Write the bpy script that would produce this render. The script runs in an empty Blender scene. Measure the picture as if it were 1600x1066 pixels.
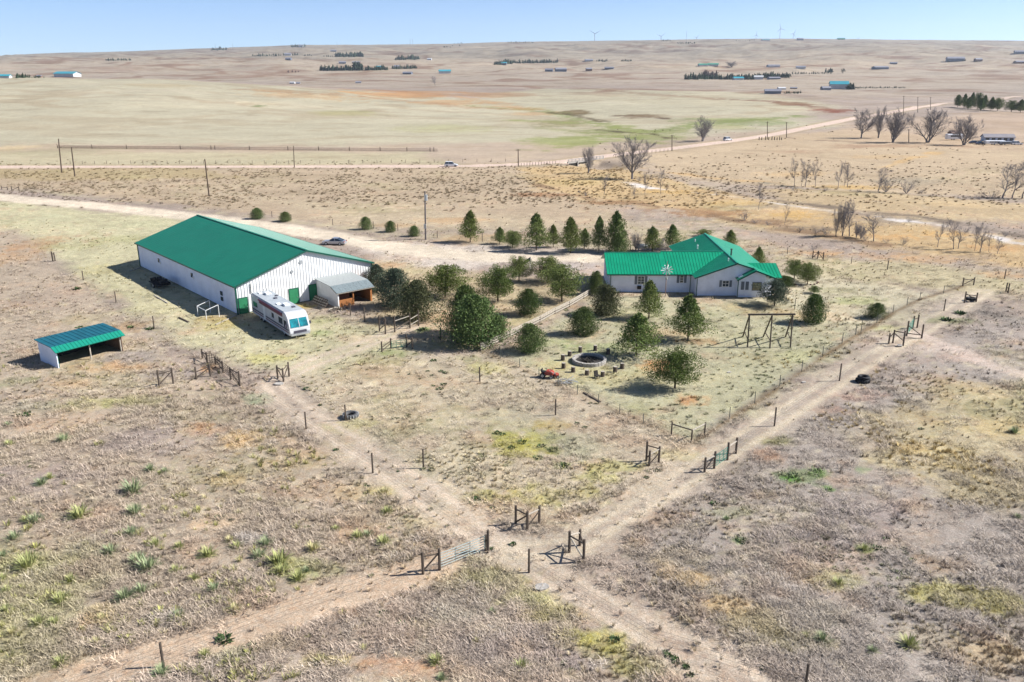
import bpy, bmesh, math, random
import numpy as np
from mathutils import Vector, Matrix
random.seed(7)
D = bpy.data; SC = bpy.context.scene; COL = SC.collection
# ------------------------------------------------------------------ camera, sky, sun, exposure
FPX, HY, CAMZ = 1300.0, 105.0, 34.0
TH = math.atan((533 - HY) / FPX); CT, ST = math.cos(TH), math.sin(TH)
cam_d = D.cameras.new('camera'); cam = D.objects.new('camera', cam_d); COL.objects.link(cam)
cam.location = (0, 0, CAMZ); cam.rotation_euler = (math.pi / 2 - TH, 0, 0)
cam_d.sensor_width = 36; cam_d.lens = 36 * FPX / 1600; cam_d.clip_start = 0.5; cam_d.clip_end = 60000
SC.camera = cam
HAZE = 4.5e-5
SUN_EL, SUN_AZ = math.radians(38), math.radians(85)      # azimuth measured clockwise from +Y
w = D.worlds.new('World'); SC.world = w; w.use_nodes = True
wn = w.node_tree; bg = wn.nodes['Background']
sky = wn.nodes.new('ShaderNodeTexSky'); sky.sky_type = 'NISHITA'; sky.sun_disc = False
sky.sun_elevation = SUN_EL; sky.sun_rotation = SUN_AZ; sky.altitude = 1900
sky.air_density = .6; sky.dust_density = .8; sky.ozone_density = 4.0
wn.links.new(sky.outputs[0], bg.inputs[0]); bg.inputs[1].default_value = 0.09
sl = D.lights.new('sun', 'SUN'); sl.energy = 5.0; sl.angle = math.radians(0.55); sl.color = (1, .98, .95)
so = D.objects.new('sun', sl); COL.objects.link(so)
sd_ = Vector((math.sin(SUN_AZ) * math.cos(SUN_EL), math.cos(SUN_AZ) * math.cos(SUN_EL), math.sin(SUN_EL)))
so.rotation_euler = sd_.to_track_quat('Z', 'Y').to_euler(); so.location = sd_ * 200
SC.view_settings.view_transform = 'Standard'; SC.view_settings.look = 'None'
SC.view_settings.gamma = 1; SC.view_settings.use_curve_mapping = False
SC.view_settings.exposure = 0.9
SC.render.engine = 'CYCLES'
SC.cycles.max_bounces = 5; SC.cycles.diffuse_bounces = 3; SC.cycles.glossy_bounces = 2
SC.cycles.transparent_max_bounces = 6

# ------------------------------------------------------------------ numeric helpers
def lin(c):
    c = np.asarray(c, float) / 255.0
    return np.where(c <= .04045, c / 12.92, ((c + .055) / 1.055) ** 2.4)
def sst(a, b, x):
    t = np.clip((x - a) / (b - a), 0, 1); return t * t * (3 - 2 * t)
def _h(ix, iy, s):
    n = (ix.astype(np.int64) * 374761393 + iy.astype(np.int64) * 668265263 + s * 982451653) & 0xffffffff
    n = ((n ^ (n >> 13)) * 1274126177) & 0xffffffff
    return ((n ^ (n >> 16)) & 0xffff) / 65535.0
def vn(x, y, sc, s=0):
    x = np.asarray(x, float) / sc; y = np.asarray(y, float) / sc
    ix = np.floor(x); iy = np.floor(y); fx = x - ix; fy = y - iy
    fx = fx * fx * (3 - 2 * fx); fy = fy * fy * (3 - 2 * fy)
    a = _h(ix, iy, s); b = _h(ix + 1, iy, s); c = _h(ix, iy + 1, s); d = _h(ix + 1, iy + 1, s)
    return (a * (1 - fx) + b * fx) * (1 - fy) + (c * (1 - fx) + d * fx) * fy
def fbm(x, y, sc, s=0, o=4):
    x = np.asarray(x, float); y = np.asarray(y, float)
    r = 0; a = .5; t = 0
    for i in range(o):
        r = r + a * vn(x * .8 + y * .6, y * .8 - x * .6, sc, s + i * 17); t += a; a *= .55; sc *= .48
    return r / t * 2 - 1      # about -1..1

SKX = np.array([-900, -200, 0, 60, 200, 350, 470, 560, 700, 800, 1000, 1150, 1350, 1600, 2400.])
SKY_ = np.array([92, 92, 88, 84, 81, 76, 71, 71, 69, 66, 64, 62, 62, 65, 70.])
def HT(x, y):
    """height of the terrain: flat homestead, long hill beyond the road at left, rolling plain, far ridge"""
    x = np.asarray(x, float); y = np.asarray(y, float)
    d = np.maximum(np.sqrt(x * x + y * y), 1)
    px = 800 + FPX * (x / np.maximum(y, 1)) / CT
    hr = CAMZ + (HY - np.interp(px, SKX, SKY_)) * 6200 * CT * CT / FPX
    t = np.clip((y - 1300) / 4900, 0, 1)
    h = hr * t ** 1.75
    h = h - np.clip((y - 6200) / 3000, 0, 1) * 130
    env = sst(1100, 2600, y) * (1 - .85 * sst(4700, 6000, y))
    h = h + env * (fbm(x, y, 900, 3, 4) * 26 + (1 - np.abs(fbm(x, y * 1.5, 480, 9, 4))) * 20 + fbm(x, y * 1.5, 130, 12, 3) * 5) * np.minimum(d / 3000, 1.4)
    hh = 22.5 / (1 + np.exp((x + 185 + .05 * (y - 800)) / 75)) + 5.5 * np.exp(-((x - 200) / 190) ** 2)
    h = h + hh * sst(385, 860, y) * (1 - sst(900, 1500, y))
    h = h + sst(400, 800, y) * (1 - sst(1000, 1900, y)) * ((1 - np.abs(fbm(x * 1.3, y * .7, 260, 21, 3))) * 5.5 - 4 + fbm(x, y * 1.3, 75, 25, 3) * 1.7)
    # shallow creek valley at the right
    cy = 250 + 30 * np.sin(x / 60.) - .35 * (x - 60)
    h = h - 1.3 * np.exp(-((y - cy) / 26) ** 2) * sst(25, 80, x) * sst(150, 200, y)
    # washed out hollow under the road bridge
    s_ = ((x - 24.8) * .906 + (y - 327) * .423); q_ = ((x - 24.8) * .423 - (y - 327) * .906)
    h = h - 2.3 * np.exp(-(s_ / 8.) ** 4) * sst(4.7, 6.5, q_) * (1 - sst(12, 40, q_))
    return h
def ray(px, py):
    a = (px - 800) / FPX; v = (533 - py) / FPX
    return np.array([a, CT + v * ST, -ST + v * CT])
def P(px, py, z=None):
    """where the sight line of a picture point meets the terrain (or the level z)"""
    r = ray(px, py)
    if z is not None:
        t = (z - CAMZ) / r[2]; return Vector((r[0] * t, r[1] * t, z))
    ts = np.geomspace(40, 9000, 700); zz = CAMZ + r[2] * ts; g = HT(r[0] * ts, r[1] * ts)
    k = np.argmax(zz < g)
    if not (zz < g).any(): k = 620
    tt = np.linspace(ts[max(k - 1, 0)], ts[k], 40); dz = CAMZ + r[2] * tt - HT(r[0] * tt, r[1] * tt)
    j = max(int(np.argmax(dz < 0)), 1) if (dz < 0).any() else 39
    hi = tt[j - 1] + (tt[j] - tt[j - 1]) * dz[j - 1] / (dz[j - 1] - dz[j] + 1e-12)
    x, y = r[0] * hi, r[1] * hi
    return Vector((x, y, float(HT(x, y))))
def ztop(p, py):
    v = (533 - py) / FPX; k = (p.y * ST - v * p.y * CT) / (CT + v * ST); return CAMZ - k
def hgt(px, yb, yt):
    p = P(px, yb); return ztop(p, yt) - p.z
def mpp(p):          # metres per picture pixel at p
    return (p.y * CT + (CAMZ - p.z) * ST) / FPX

# ------------------------------------------------------------------ materials
MATS = {}
def mat(name, rgb, rough=.8, metal=0., var=.12, scale=3., bump=0., spec=.3, stretch=None, island=0., rgb2=None, hue=None):
    if name in MATS: return MATS[name]
    m = D.materials.new(name); m.use_nodes = True; n = m.node_tree.nodes; L = m.node_tree.links
    b = n['Principled BSDF']; b.inputs['Roughness'].default_value = rough; b.inputs['Metallic'].default_value = metal
    b.inputs['Specular IOR Level'].default_value = spec
    c = [float(v) for v in rgb]; c2 = [float(v) for v in rgb2] if rgb2 is not None else [v * (1 - var * 1.6) for v in c]
    tc = n.new('ShaderNodeTexCoord'); mp = n.new('ShaderNodeMapping'); nz = n.new('ShaderNodeTexNoise')
    mp.inputs['Scale'].default_value = stretch or (1, 1, 1)
    nz.inputs['Scale'].default_value = scale; nz.inputs['Detail'].default_value = 5; nz.inputs['Roughness'].default_value = .62
    L.new(tc.outputs['Object'], mp.inputs[0]); L.new(mp.outputs[0], nz.inputs['Vector'])
    rp = n.new('ShaderNodeMapRange'); rp.inputs[1].default_value = .34; rp.inputs[2].default_value = .66
    L.new(nz.outputs[0], rp.inputs[0])
    mx = n.new('ShaderNodeMix'); mx.data_type = 'RGBA'
    mx.inputs[6].default_value = (*[min(v * (1 + var * .6), .95) for v in c], 1); mx.inputs[7].default_value = (*c2, 1)
    L.new(rp.outputs[0], mx.inputs[0]); out = mx.outputs[2]
    if island:
        g = n.new('ShaderNodeNewGeometry'); r2 = n.new('ShaderNodeMapRange')
        r2.inputs[3].default_value = 1 - island; r2.inputs[4].default_value = 1 + island
        L.new(g.outputs['Random Per Island'], r2.inputs[0])
        hs = n.new('ShaderNodeHueSaturation'); L.new(r2.outputs[0], hs.inputs['Value']); L.new(out, hs.inputs['Color']); out = hs.outputs[0]
        if hue:
            r3 = n.new('ShaderNodeMapRange'); r3.inputs[3].default_value = .5 - hue; r3.inputs[4].default_value = .5 + hue
            oi = n.new('ShaderNodeObjectInfo'); L.new(oi.outputs['Random'], r3.inputs[0]); L.new(r3.outputs[0], hs.inputs['Hue'])
    L.new(out, b.inputs['Base Color'])
    if bump:
        bp = n.new('ShaderNodeBump'); bp.inputs['Strength'].default_value = bump; bp.inputs['Distance'].default_value = .03
        L.new(nz.outputs[0], bp.inputs['Height']); L.new(bp.outputs[0], b.inputs['Normal'])
    MATS[name] = m; return m
def attr_mat(name, attr, inst=False, ground=False):
    m = D.materials.new(name); m.use_nodes = True; n = m.node_tree.nodes; L = m.node_tree.links
    b = n['Principled BSDF']; b.inputs['Roughness'].default_value = .95; b.inputs['Specular IOR Level'].default_value = .1
    a = n.new('ShaderNodeAttribute'); a.attribute_name = attr
    if inst: a.attribute_type = 'INSTANCER'
    out = a.outputs['Color']
    hs = n.new('ShaderNodeHueSaturation'); L.new(out, hs.inputs['Color'])
    if inst:
        g = n.new('ShaderNodeNewGeometry'); r = n.new('ShaderNodeMapRange')
        r.inputs[3].default_value = .55; r.inputs[4].default_value = 1.35
        L.new(g.outputs['Random Per Island'], r.inputs[0]); L.new(r.outputs[0], hs.inputs['Value'])
        L.new(hs.outputs[0], b.inputs['Base Color']); return m
    tc = n.new('ShaderNodeTexCoord')
    def noise(scale, det, rgh, st=(1, 1, 1), rot=0):
        mp = n.new('ShaderNodeMapping'); mp.inputs['Scale'].default_value = st; mp.inputs['Rotation'].default_value = (0, 0, rot)
        z = n.new('ShaderNodeTexNoise'); z.inputs['Scale'].default_value = scale; z.inputs['Detail'].default_value = det
        z.inputs['Roughness'].default_value = rgh; z.inputs['Distortion'].default_value = .6
        L.new(tc.outputs['Object'], mp.inputs[0]); L.new(mp.outputs[0], z.inputs['Vector']); return z
    def rng(src, lo, hi, a_, b_):
        r = n.new('ShaderNodeMapRange'); r.inputs[1].default_value = lo; r.inputs[2].default_value = hi
        r.inputs[3].default_value = a_; r.inputs[4].default_value = b_; L.new(src, r.inputs[0]); return r.outputs[0]
    def mul(x, y):
        q = n.new('ShaderNodeMath'); q.operation = 'MULTIPLY'; L.new(x, q.inputs[0]); L.new(y, q.inputs[1]); return q.outputs[0]
    z1 = noise(.9, 6, .7); z2 = noise(5.5, 5, .75, (1, 2.2, 1), .5); z3 = noise(.07, 8, .72); z4 = noise(5.0, 5, .75, (2.4, 1, 1), -.7)
    v = mul(mul(rng(z1.outputs[0], .3, .7, .88, 1.14), rng(z2.outputs[0], .32, .68, .70, 1.3)),
            mul(rng(z3.outputs[0], .3, .7, .92, 1.08), rng(z4.outputs[0], .32, .68, .74, 1.26)))
    z7 = noise(.33, 6, .75, (1, 1.6, 1)); z8 = noise(.018, 9, .75, (1, 1.8, 1)); v = mul(v, mul(rng(z7.outputs[0], .3, .7, .86, 1.13), rng(z8.outputs[0], .3, .7, .88, 1.1)))
    L.new(v, hs.inputs['Value'])
    z6 = noise(2.3, 4, .7); L.new(rng(z6.outputs[0], .3, .7, .492, .508), hs.inputs['Hue']); L.new(rng(z6.outputs[0], .3, .7, 1.2, .82), hs.inputs['Saturation'])
    # dark dry specks (small plants and clods too small to model)
    ra = n.new('ShaderNodeAttribute'); ra.attribute_name = 'speck'
    z5 = noise(1.5, 5, .7); s5 = rng(z5.outputs[0], .56, .66, 0, 1); mk = mul(s5, ra.outputs['Fac'])
    mx = n.new('ShaderNodeMix'); mx.data_type = 'RGBA'; mx.blend_type = 'MULTIPLY'; mx.inputs[7].default_value = (.50, .52, .42, 1)
    L.new(mk, mx.inputs[0]); L.new(hs.outputs[0], mx.inputs[6])
    L.new(mx.outputs[2], b.inputs['Base Color'])
    bp = n.new('ShaderNodeBump'); bp.inputs['Strength'].default_value = .8; bp.inputs['Distance'].default_value = .12
    ad = n.new('ShaderNodeMath'); ad.operation = 'ADD'; L.new(z1.outputs[0], ad.inputs[0]); L.new(z2.outputs[0], ad.inputs[1])
    L.new(ad.outputs[0], bp.inputs['Height']); L.new(bp.outputs[0], b.inputs['Normal'])
    return m

# ------------------------------------------------------------------ mesh helpers
class MB:
    def __init__(s): s.v = []; s.f = []; s.m = []; s.cur = 0
    def add(s, vs, fs):
        o = len(s.v); s.v += [tuple(v) for v in vs]; s.f += [tuple(o + i for i in f) for f in fs]; s.m += [s.cur] * len(fs); return s
    def box(s, c, d, rz=0, rx=0, ry=0):
        x, y, z = [k / 2 for k in d]; R = Matrix.Rotation(rz, 3, 'Z') @ Matrix.Rotation(ry, 3, 'Y') @ Matrix.Rotation(rx, 3, 'X')
        vs = [Vector(c) + R @ Vector(p) for p in ((-x, -y, -z), (x, -y, -z), (x, y, -z), (-x, y, -z), (-x, -y, z), (x, -y, z), (x, y, z), (-x, y, z))]
        return s.add(vs, [(0, 3, 2, 1), (4, 5, 6, 7), (0, 1, 5, 4), (1, 2, 6, 5), (2, 3, 7, 6), (3, 0, 4, 7)])
    def bb(s, a, b): return s.box([(a[i] + b[i]) / 2 for i in range(3)], [abs(b[i] - a[i]) for i in range(3)])
    def beam(s, a, b, w_, t_):
        a = Vector(a); b = Vector(b); d = (b - a); l = d.length; d.normalize()
        u = d.cross(Vector((0, 0, 1)));
        if u.length < .01: u = Vector((1, 0, 0))
        u.normalize(); q = u.cross(d)
        vs = [a + u * i * w_ / 2 + q * j * t_ / 2 for i, j in ((-1, -1), (1, -1), (1, 1), (-1, 1))]
        vs += [p + d * l for p in vs]
        return s.add(vs, [(0, 1, 2, 3), (7, 6, 5, 4), (0, 4, 5, 1), (1, 5, 6, 2), (2, 6, 7, 3), (3, 7, 4, 0)])
    def tube(s, a, b, r0, r1=None, n=6, cap=True):
        r1 = r0 if r1 is None else r1
        a = Vector(a); b = Vector(b); d = (b - a)
        if d.length < 1e-6: return s
        d.normalize(); u = d.cross(Vector((.31, .17, .93)))
        if u.length < .05: u = d.cross(Vector((1, 0, 0)))
        u.normalize(); q = d.cross(u)
        vs = []
        for p, r in ((a, r0), (b, r1)):
            vs += [p + (u * math.cos(2 * math.pi * i / n) + q * math.sin(2 * math.pi * i / n)) * r for i in range(n)]
        fs = [(i, (i + 1) % n, n + (i + 1) % n, n + i) for i in range(n)]
        if cap: fs += [tuple(range(n - 1, -1, -1)), tuple(range(n, 2 * n))]
        return s.add(vs, fs)
    def poly(s, vs, thick=None):      # flat polygon, extruded down its normal when thick is given
        vs = [Vector(v) for v in vs]; n = len(vs)
        if thick is None: return s.add(vs, [tuple(range(n))])
        nn = (vs[1] - vs[0]).cross(vs[2] - vs[0]).normalized() * thick
        lo = [v - nn for v in vs]
        return s.add(vs + lo, [tuple(range(n)), tuple(range(2 * n - 1, n - 1, -1))] + [(i, n + i, n + (i + 1) % n, (i + 1) % n) for i in range(n)])
    def prism(s, prof, x0, x1, ax='x'):    # profile of (a,z) extruded along x (or y)
        n = len(prof)
        f = (lambda t, a, z: (t, a, z)) if ax == 'x' else (lambda t, a, z: (a, t, z))
        vs = [f(x0, a, z) for a, z in prof] + [f(x1, a, z) for a, z in prof]
        return s.add(vs, [tuple(range(n)), tuple(range(2 * n - 1, n - 1, -1))] + [(i, n + i, n + (i + 1) % n, (i + 1) % n) for i in range(n)])
    def ring(s, c, r, rt, n=18, m=6, ax='z'):    # torus
        vs = []; fs = []
        for i in range(n):
            a = 2 * math.pi * i / n
            for j in range(m):
                b = 2 * math.pi * j / m; R = r + rt * math.cos(b); z = rt * math.sin(b)
                p = (R * math.cos(a), R * math.sin(a), z) if ax == 'z' else (R * math.cos(a), z, R * math.sin(a))
                vs.append((c[0] + p[0], c[1] + p[1], c[2] + p[2]))
                fs.append((i * m + j, ((i + 1) % n) * m + j, ((i + 1) % n) * m + (j + 1) % m, i * m + (j + 1) % m))
        return s.add(vs, fs)
    def mesh(s, name, *mats, smooth=False, fix=False):
        me = D.meshes.new(name); me.from_pydata([tuple(v) for v in s.v], [], s.f)
        for m in mats: me.materials.append(m)
        if len(mats) > 1: me.polygons.foreach_set('material_index', s.m)
        if smooth: me.polygons.foreach_set('use_smooth', [True] * len(s.f))
        if fix:
            bm = bmesh.new(); bm.from_mesh(me); bmesh.ops.recalc_face_normals(bm, faces=bm.faces); bm.to_mesh(me); bm.free()
        me.update(); return me
def link(name, data, parent=None, loc=(0, 0, 0), rz=0, scale=None, **k):
    o = D.objects.new(name, data); COL.objects.link(o); o.location = loc; o.rotation_euler = (0, 0, rz)
    if scale is not None: o.scale = scale if hasattr(scale, '__len__') else (scale,) * 3
    if parent: o.parent = parent
    for a, b in k.items():
        if b: o[a] = b
    return o
def part(mb, name, m, parent, smooth=False, fix=True, **k):
    ms = m if isinstance(m, (tuple, list)) else (m,)
    return link(name, mb.mesh(name, *ms, smooth=smooth, fix=fix), parent, **k)
def thing(name, label, cat, loc=(0, 0, 0), rz=0, group=None, scale=None):
    return link(name, None, None, loc, rz, scale, label=label, category=cat, group=group)
def copy_tree(o, parent=None):
    c = o.copy(); COL.objects.link(c); c.parent = parent
    for ch in o.children: copy_tree(ch, c)
    return c
# ------------------------------------------------------------------ what colours the ground
def seg_d(x, y, pts):
    dm = np.full(x.shape, 1e9)
    for (ax, ay), (bx, by) in zip(pts[:-1], pts[1:]):
        dx, dy = bx - ax, by - ay; t = np.clip(((x - ax) * dx + (y - ay) * dy) / (dx * dx + dy * dy + 1e-9), 0, 1)
        dm = np.minimum(dm, np.hypot(x - ax - t * dx, y - ay - t * dy))
    return dm
def poly_sd(x, y, pts):
    d = seg_d(x, y, pts + [pts[0]]); ins = np.zeros(x.shape, bool)
    for (ax, ay), (bx, by) in zip(pts, pts[1:] + pts[:1]):
        if ay == by: continue
        c = ((ay > y) != (by > y)) & (x < (bx - ax) * (y - ay) / (by - ay) + ax); ins ^= c
    return np.where(ins, -d, d)
def W2(pts): return [tuple(P(a, b)[:2]) for a, b in pts]
ROAD = W2([(-500, 258), (0, 261), (300, 260.5), (600, 260), (700, 260), (800, 257.5), (880, 252.5), (960, 242), (1060, 231), (1137, 221), (1210, 210), (1290, 194), (1340, 184), (1420, 171), (1500, 161), (1600, 150), (1750, 137)])
DRIVE = W2([(-300, 288), (-60, 302), (60, 314), (150, 322), (260, 334), (350, 344), (430, 355), (500, 366), (560, 377), (640, 391), (740, 401), (850, 403), (960, 404)])
LANE1 = W2([(640, 512), (560, 540), (480, 570), (425, 600), (470, 640), (560, 700), (660, 768), (760, 842), (850, 892), (960, 955), (1080, 1020), (1220, 1100)])
LANE2 = W2([(800, 862), (900, 850), (960, 812), (1040, 765), (1150, 695), (1260, 625), (1380, 548), (1470, 495), (1540, 455)])
LANE3 = W2([(700, 880), (560, 920), (430, 962), (330, 1000), (230, 1030), (60, 1080)])
TRK = W2([(1430, 520), (1500, 548), (1560, 575), (1700, 612)])
YEDGE = W2([(750, 548), (812, 574), (872, 603), (935, 631), (1005, 662), (1049, 680), (1080, 690.5), (1101, 680), (1140, 654), (1218, 604), (1285, 557.5), (1345, 520), (1395, 489), (1437, 468), (1504, 447)])
WINDING = [(W2(q), w_, c_, a_) for q, w_, c_, a_ in [
    ([(740, 166), (820, 171), (875, 177), (905, 188), (960, 197), (1005, 206), (1055, 201), (1100, 193), (1180, 187), (1250, 181)], 7, (134, 142, 86), .85), ([(860, 176), (890, 179), (925, 186), (940, 191)], 4, (98, 84, 62), .9), ([(960, 181), (1000, 181.5), (1045, 186)], 2.5, (96, 76, 58), .9),
    ([(810, 188), (880, 191), (950, 194), (1000, 204), (1012, 212), (960, 218), (900, 226), (850, 234)], 7, (148, 152, 92), .75), ([(940, 203), (985, 208), (1015, 209), (1045, 216)], 2.5, (92, 80, 60), .85), ([(880, 216), (940, 212), (985, 216), (1030, 224)], 6, (138, 142, 84), .7), ([(840, 200), (880, 203), (900, 209)], 4, (150, 150, 100), .6),
    ([(380, 140), (480, 146), (560, 150), (640, 158), (700, 164), (780, 170)], 9, (172, 132, 96), .6), ([(560, 146), (640, 147), (720, 152), (790, 166), (830, 172)], 8, (196, 150, 104), .6), ([(1130, 156), (1200, 158), (1260, 165), (1290, 171), (1330, 173)], 7, (132, 96, 76), .85), ([(1270, 172), (1300, 175), (1320, 172)], 7, (134, 84, 66), .9), ([(700, 128), (800, 134), (900, 137), (1000, 146), (1080, 152), (1130, 156)], 9, (156, 126, 100), .6),
    ([(1000, 262), (1060, 272), (1120, 280), (1200, 284), (1240, 292)], 1.6, (214, 174, 120), .6), ([(1380, 262), (1420, 248), (1470, 238)], 1.5, (214, 178, 126), .8), ([(1180, 240), (1260, 236), (1380, 226), (1460, 228), (1640, 232)], 3, (168, 138, 112), .6), ([(1225, 214), (1262, 219), (1340, 222)], 1.5, (120, 96, 78), .7), ([(1250, 296), (1330, 300), (1400, 303)], 1.5, (222, 178, 100), .7)]]
CREEK = W2([(985, 286), (1000, 292), (1060, 299), (1130, 305), (1180, 313), (1240, 322), (1300, 331), (1360, 338), (1420, 346), (1480, 354), (1540, 368), (1620, 386)])
CREEK2 = W2([(1060, 296), (1130, 301.5), (1180, 308), (1240, 317), (1300, 325), (1360, 331), (1420, 338), (1480, 346), (1540, 358), (1620, 374)])
BANK_SHADE = W2([(840, 288), (880, 302), (930, 312), (990, 318), (1060, 327), (1120, 338), (1165, 346), (1230, 358), (1300, 370), (1380, 382)])  # brown bank line with its shadow put into the ground colour
BANK2 = W2([(1200, 286), (1260, 296), (1340, 300), (1420, 304), (1500, 308), (1620, 316)])
YPATH = W2([(760, 552), (860, 600), (960, 652), (1060, 700), (1010, 775)])
REG = []     # polygon in picture points -> world, colour, softness (m), strength, raggedness
def reg(pts, c, soft=3., amt=1., rag=1., sc=9.): REG.append((W2(pts), np.array(c) / 255., soft, amt, rag, sc))
SP = []
def spot(px, py, rx, ry, c, amt=.8):
    p = P(px, py); k = mpp(p); q = P(px, py - ry)
    SP.append((p.x, p.y, rx * k, max(q.y - p.y, rx * k * .5), np.array(c) / 255., amt))
MAUVE = (190, 172, 150)
# far ridge and plains
reg([(-300, 118), (2000, 118), (2000, 40), (-300, 40)], (168, 152, 140), 600, .9, 1, 500)
reg([(-300, 135), (300, 120), (700, 140), (1000, 135), (1000, 100), (0, 95), (-300, 95)], (190, 172, 150), 150, .75, 1, 200)
reg([(1000, 150), (1700, 135), (1700, 108), (1000, 108)], (196, 177, 154), 150, .8, 1, 200)
reg([(750, 190), (1000, 205), (1200, 190), (1320, 170), (1180, 145), (850, 138), (740, 150)], (194, 184, 154), 20, .9, 1, 60)
REG.append(([(-1100, 392), (-60, 392), (60, 420), (190, 500), (200, 640), (90, 760), (-40, 850), (-200, 960), (-1100, 1000)], np.array((191, 182, 155)) / 255., 14, .95, 1, 30))
reg([(-400, 262), (400, 262), (700, 258), (650, 238), (200, 238), (-400, 236)], (197, 188, 152), 8, .7, 1, 30)
for a, b, c_, d_, am in [(480, 150, 90, 6, .5), (620, 148, 90, 7, .75), (700, 160, 60, 5, .7), (840, 178, 60, 4, .6), (440, 143, 60, 3, .5)]:
    spot(a, b, c_, d_ * .8, (196, 154, 108), am)
for a, b, c_, d_, cc, am in [(900, 176, 22, 4, (112, 96, 66), .9), (880, 192, 60, 4, (134, 130, 84), .8), (1000, 181, 40, 3, (120, 98, 72), .8), (960, 205, 60, 4, (128, 134, 78), .8), (1010, 213, 70, 5, (140, 146, 88), .7), (880, 222, 60, 7, (150, 156, 92), .7), (1050, 205, 30, 4, (140, 144, 86), .7), (1150, 190, 90, 5, (128, 140, 88), .7),
    (1290, 172, 30, 3.5, (140, 88, 68), .9), (1240, 163, 26, 3, (138, 104, 78), .8), (1170, 187, 60, 3, (168, 168, 108), .5), (820, 170, 40, 3, (190, 176, 120), .5), (700, 200, 80, 6, (182, 178, 132), .6), (540, 175, 50, 5, (178, 176, 120), .6), (395, 162, 40, 3, (216, 200, 165), .7), (405, 166, 12, 1.6, (104, 118, 70), .9), (380, 160, 14, 1.6, (228, 214, 180), .8), (20, 232, 40, 5, (214, 190, 150), .8), (100, 235, 130, 7, (168, 160, 124), .45), (660, 145, 70, 3, (188, 138, 92), .6), (760, 148, 60, 2.5, (186, 140, 96), .6), (250, 133, 60, 2, (188, 168, 130), .5), (1130, 198, 40, 4, (160, 158, 100), .5)]:
    spot(a, b, c_, d_, cc, am)
# beyond the driveway
reg([(-400, 264), (600, 264), (860, 262), (980, 300), (960, 350), (700, 356), (540, 352), (340, 328), (60, 296), (-400, 290)], (191, 170, 142), 4, .95, 1, 12)
reg([(-400, 264), (330, 264), (380, 280), (-400, 282)], (182, 162, 118), 4, .6, 1.5, 10)
reg([(340, 300), (700, 335), (980, 345), (1180, 372), (1260, 400), (1600, 420), (1600, 465), (1260, 430), (1200, 395), (960, 372), (700, 362), (560, 350)], (200, 182, 152), 5, .7, 1, 12)
reg([(1010, 240), (1200, 214), (1340, 200), (1640, 232), (1640, 310), (1400, 305), (1200, 290), (1060, 280), (1000, 262)], (201, 178, 146), 8, .9, 1, 20)
reg([(1320, 196), (1640, 170), (1640, 240), (1340, 225)], (196, 170, 142), 10, .6, 1, 25)
reg([(820, 262), (960, 262), (1080, 288), (1240, 320), (1430, 345), (1640, 385), (1640, 425), (1400, 388), (1200, 358), (1060, 330), (900, 312), (840, 296)], (206, 176, 130), 4, .9, 1.3, 14)
reg([(1200, 296), (1400, 302), (1640, 322), (1640, 350), (1400, 340), (1200, 318)], (205, 180, 140), 6, .9, 1, 14)
for a, b, c_, d_, cc, am in [(860, 305, 50, 3, (150, 104, 70), .7), (960, 316, 60, 3, (146, 108, 76), .7), (1100, 332, 90, 3, (156, 116, 82), .7), (1190, 346, 50, 3, (138, 110, 86), .7), (1260, 358, 50, 4, (128, 112, 96), .7), (1400, 345, 70, 4, (158, 142, 126), .7), (1180, 322, 60, 4, (150, 138, 124), .6), (1330, 335, 60, 4, (150, 134, 116), .6), (1420, 283, 70, 3, (164, 152, 130), .7), (1330, 293, 60, 4, (212, 172, 104), .7), (1000, 292, 25, 3, (224, 206, 180), .7), (1060, 300, 60, 3, (222, 180, 112), .7), (1150, 318, 60, 5, (220, 184, 124), .7), (1240, 335, 50, 6, (218, 178, 114), .8), (1480, 365, 60, 6, (214, 172, 112), .8), (1400, 372, 50, 4, (206, 160, 104), .7), (1530, 402, 40, 4, (150, 132, 112), .7), (1560, 388, 60, 4, (196, 152, 104), .6), (1270, 395, 60, 3, (214, 168, 118), .6), (1450, 405, 60, 4, (212, 168, 120), .6), (1560, 430, 40, 5, (210, 160, 110), .5), (1350, 400, 60, 3, (214, 170, 124), .5), (900, 285, 60, 6, (206, 182, 128), .6), (980, 262, 30, 4, (166, 142, 98), .6), (1020, 275, 40, 4, (178, 156, 116), .5), (1380, 228, 70, 3, (170, 140, 112), .7), (1240, 238, 50, 3, (180, 150, 120), .4), (1380, 245, 70, 4, (200, 168, 122), .5), (1250, 272, 60, 3, (214, 178, 128), .6), (1490, 320, 50, 5, (206, 178, 134), .6), (700, 345, 60, 3, (200, 158, 112), .5), (760, 372, 80, 3, (198, 160, 116), .5), (620, 352, 40, 3, (204, 166, 122), .5)]:
    spot(a, b, c_, d_, cc, am)
# barnyard, drive apron, yard
reg([(-200, 300), (60, 320), (330, 345), (420, 480), (640, 520), (660, 548), (560, 585), (450, 592), (330, 566), (150, 448), (40, 372), (-200, 330)], (203, 195, 157), 3, .95, 1)
reg([(-300, 272), (60, 300), (260, 322), (560, 360), (760, 382), (1000, 392), (960, 372), (640, 366), (340, 332), (60, 298), (-300, 285)], (196, 184, 150), 2, .6, 1)
reg([(540, 376), (640, 380), (950, 392), (950, 412), (925, 455), (870, 420), (800, 408), (700, 425), (620, 412), (575, 395)], (219, 204, 188), 2.5, .97, .7)
reg([(780, 392), (950, 394), (950, 425), (930, 462), (905, 448), (890, 425)], (190, 176, 166), 2, .8, .6)
reg([(560, 412), (620, 412), (700, 425), (930, 448), (930, 460), (760, 548), (650, 545), (590, 500)], (197, 178, 142), 2.5, .9, 1)
reg([(770, 556), (940, 460), (1205, 470), (1290, 478), (1350, 520), (1090, 690), (1040, 678)], (190, 184, 150), 2.5, .95, .8)
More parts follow.
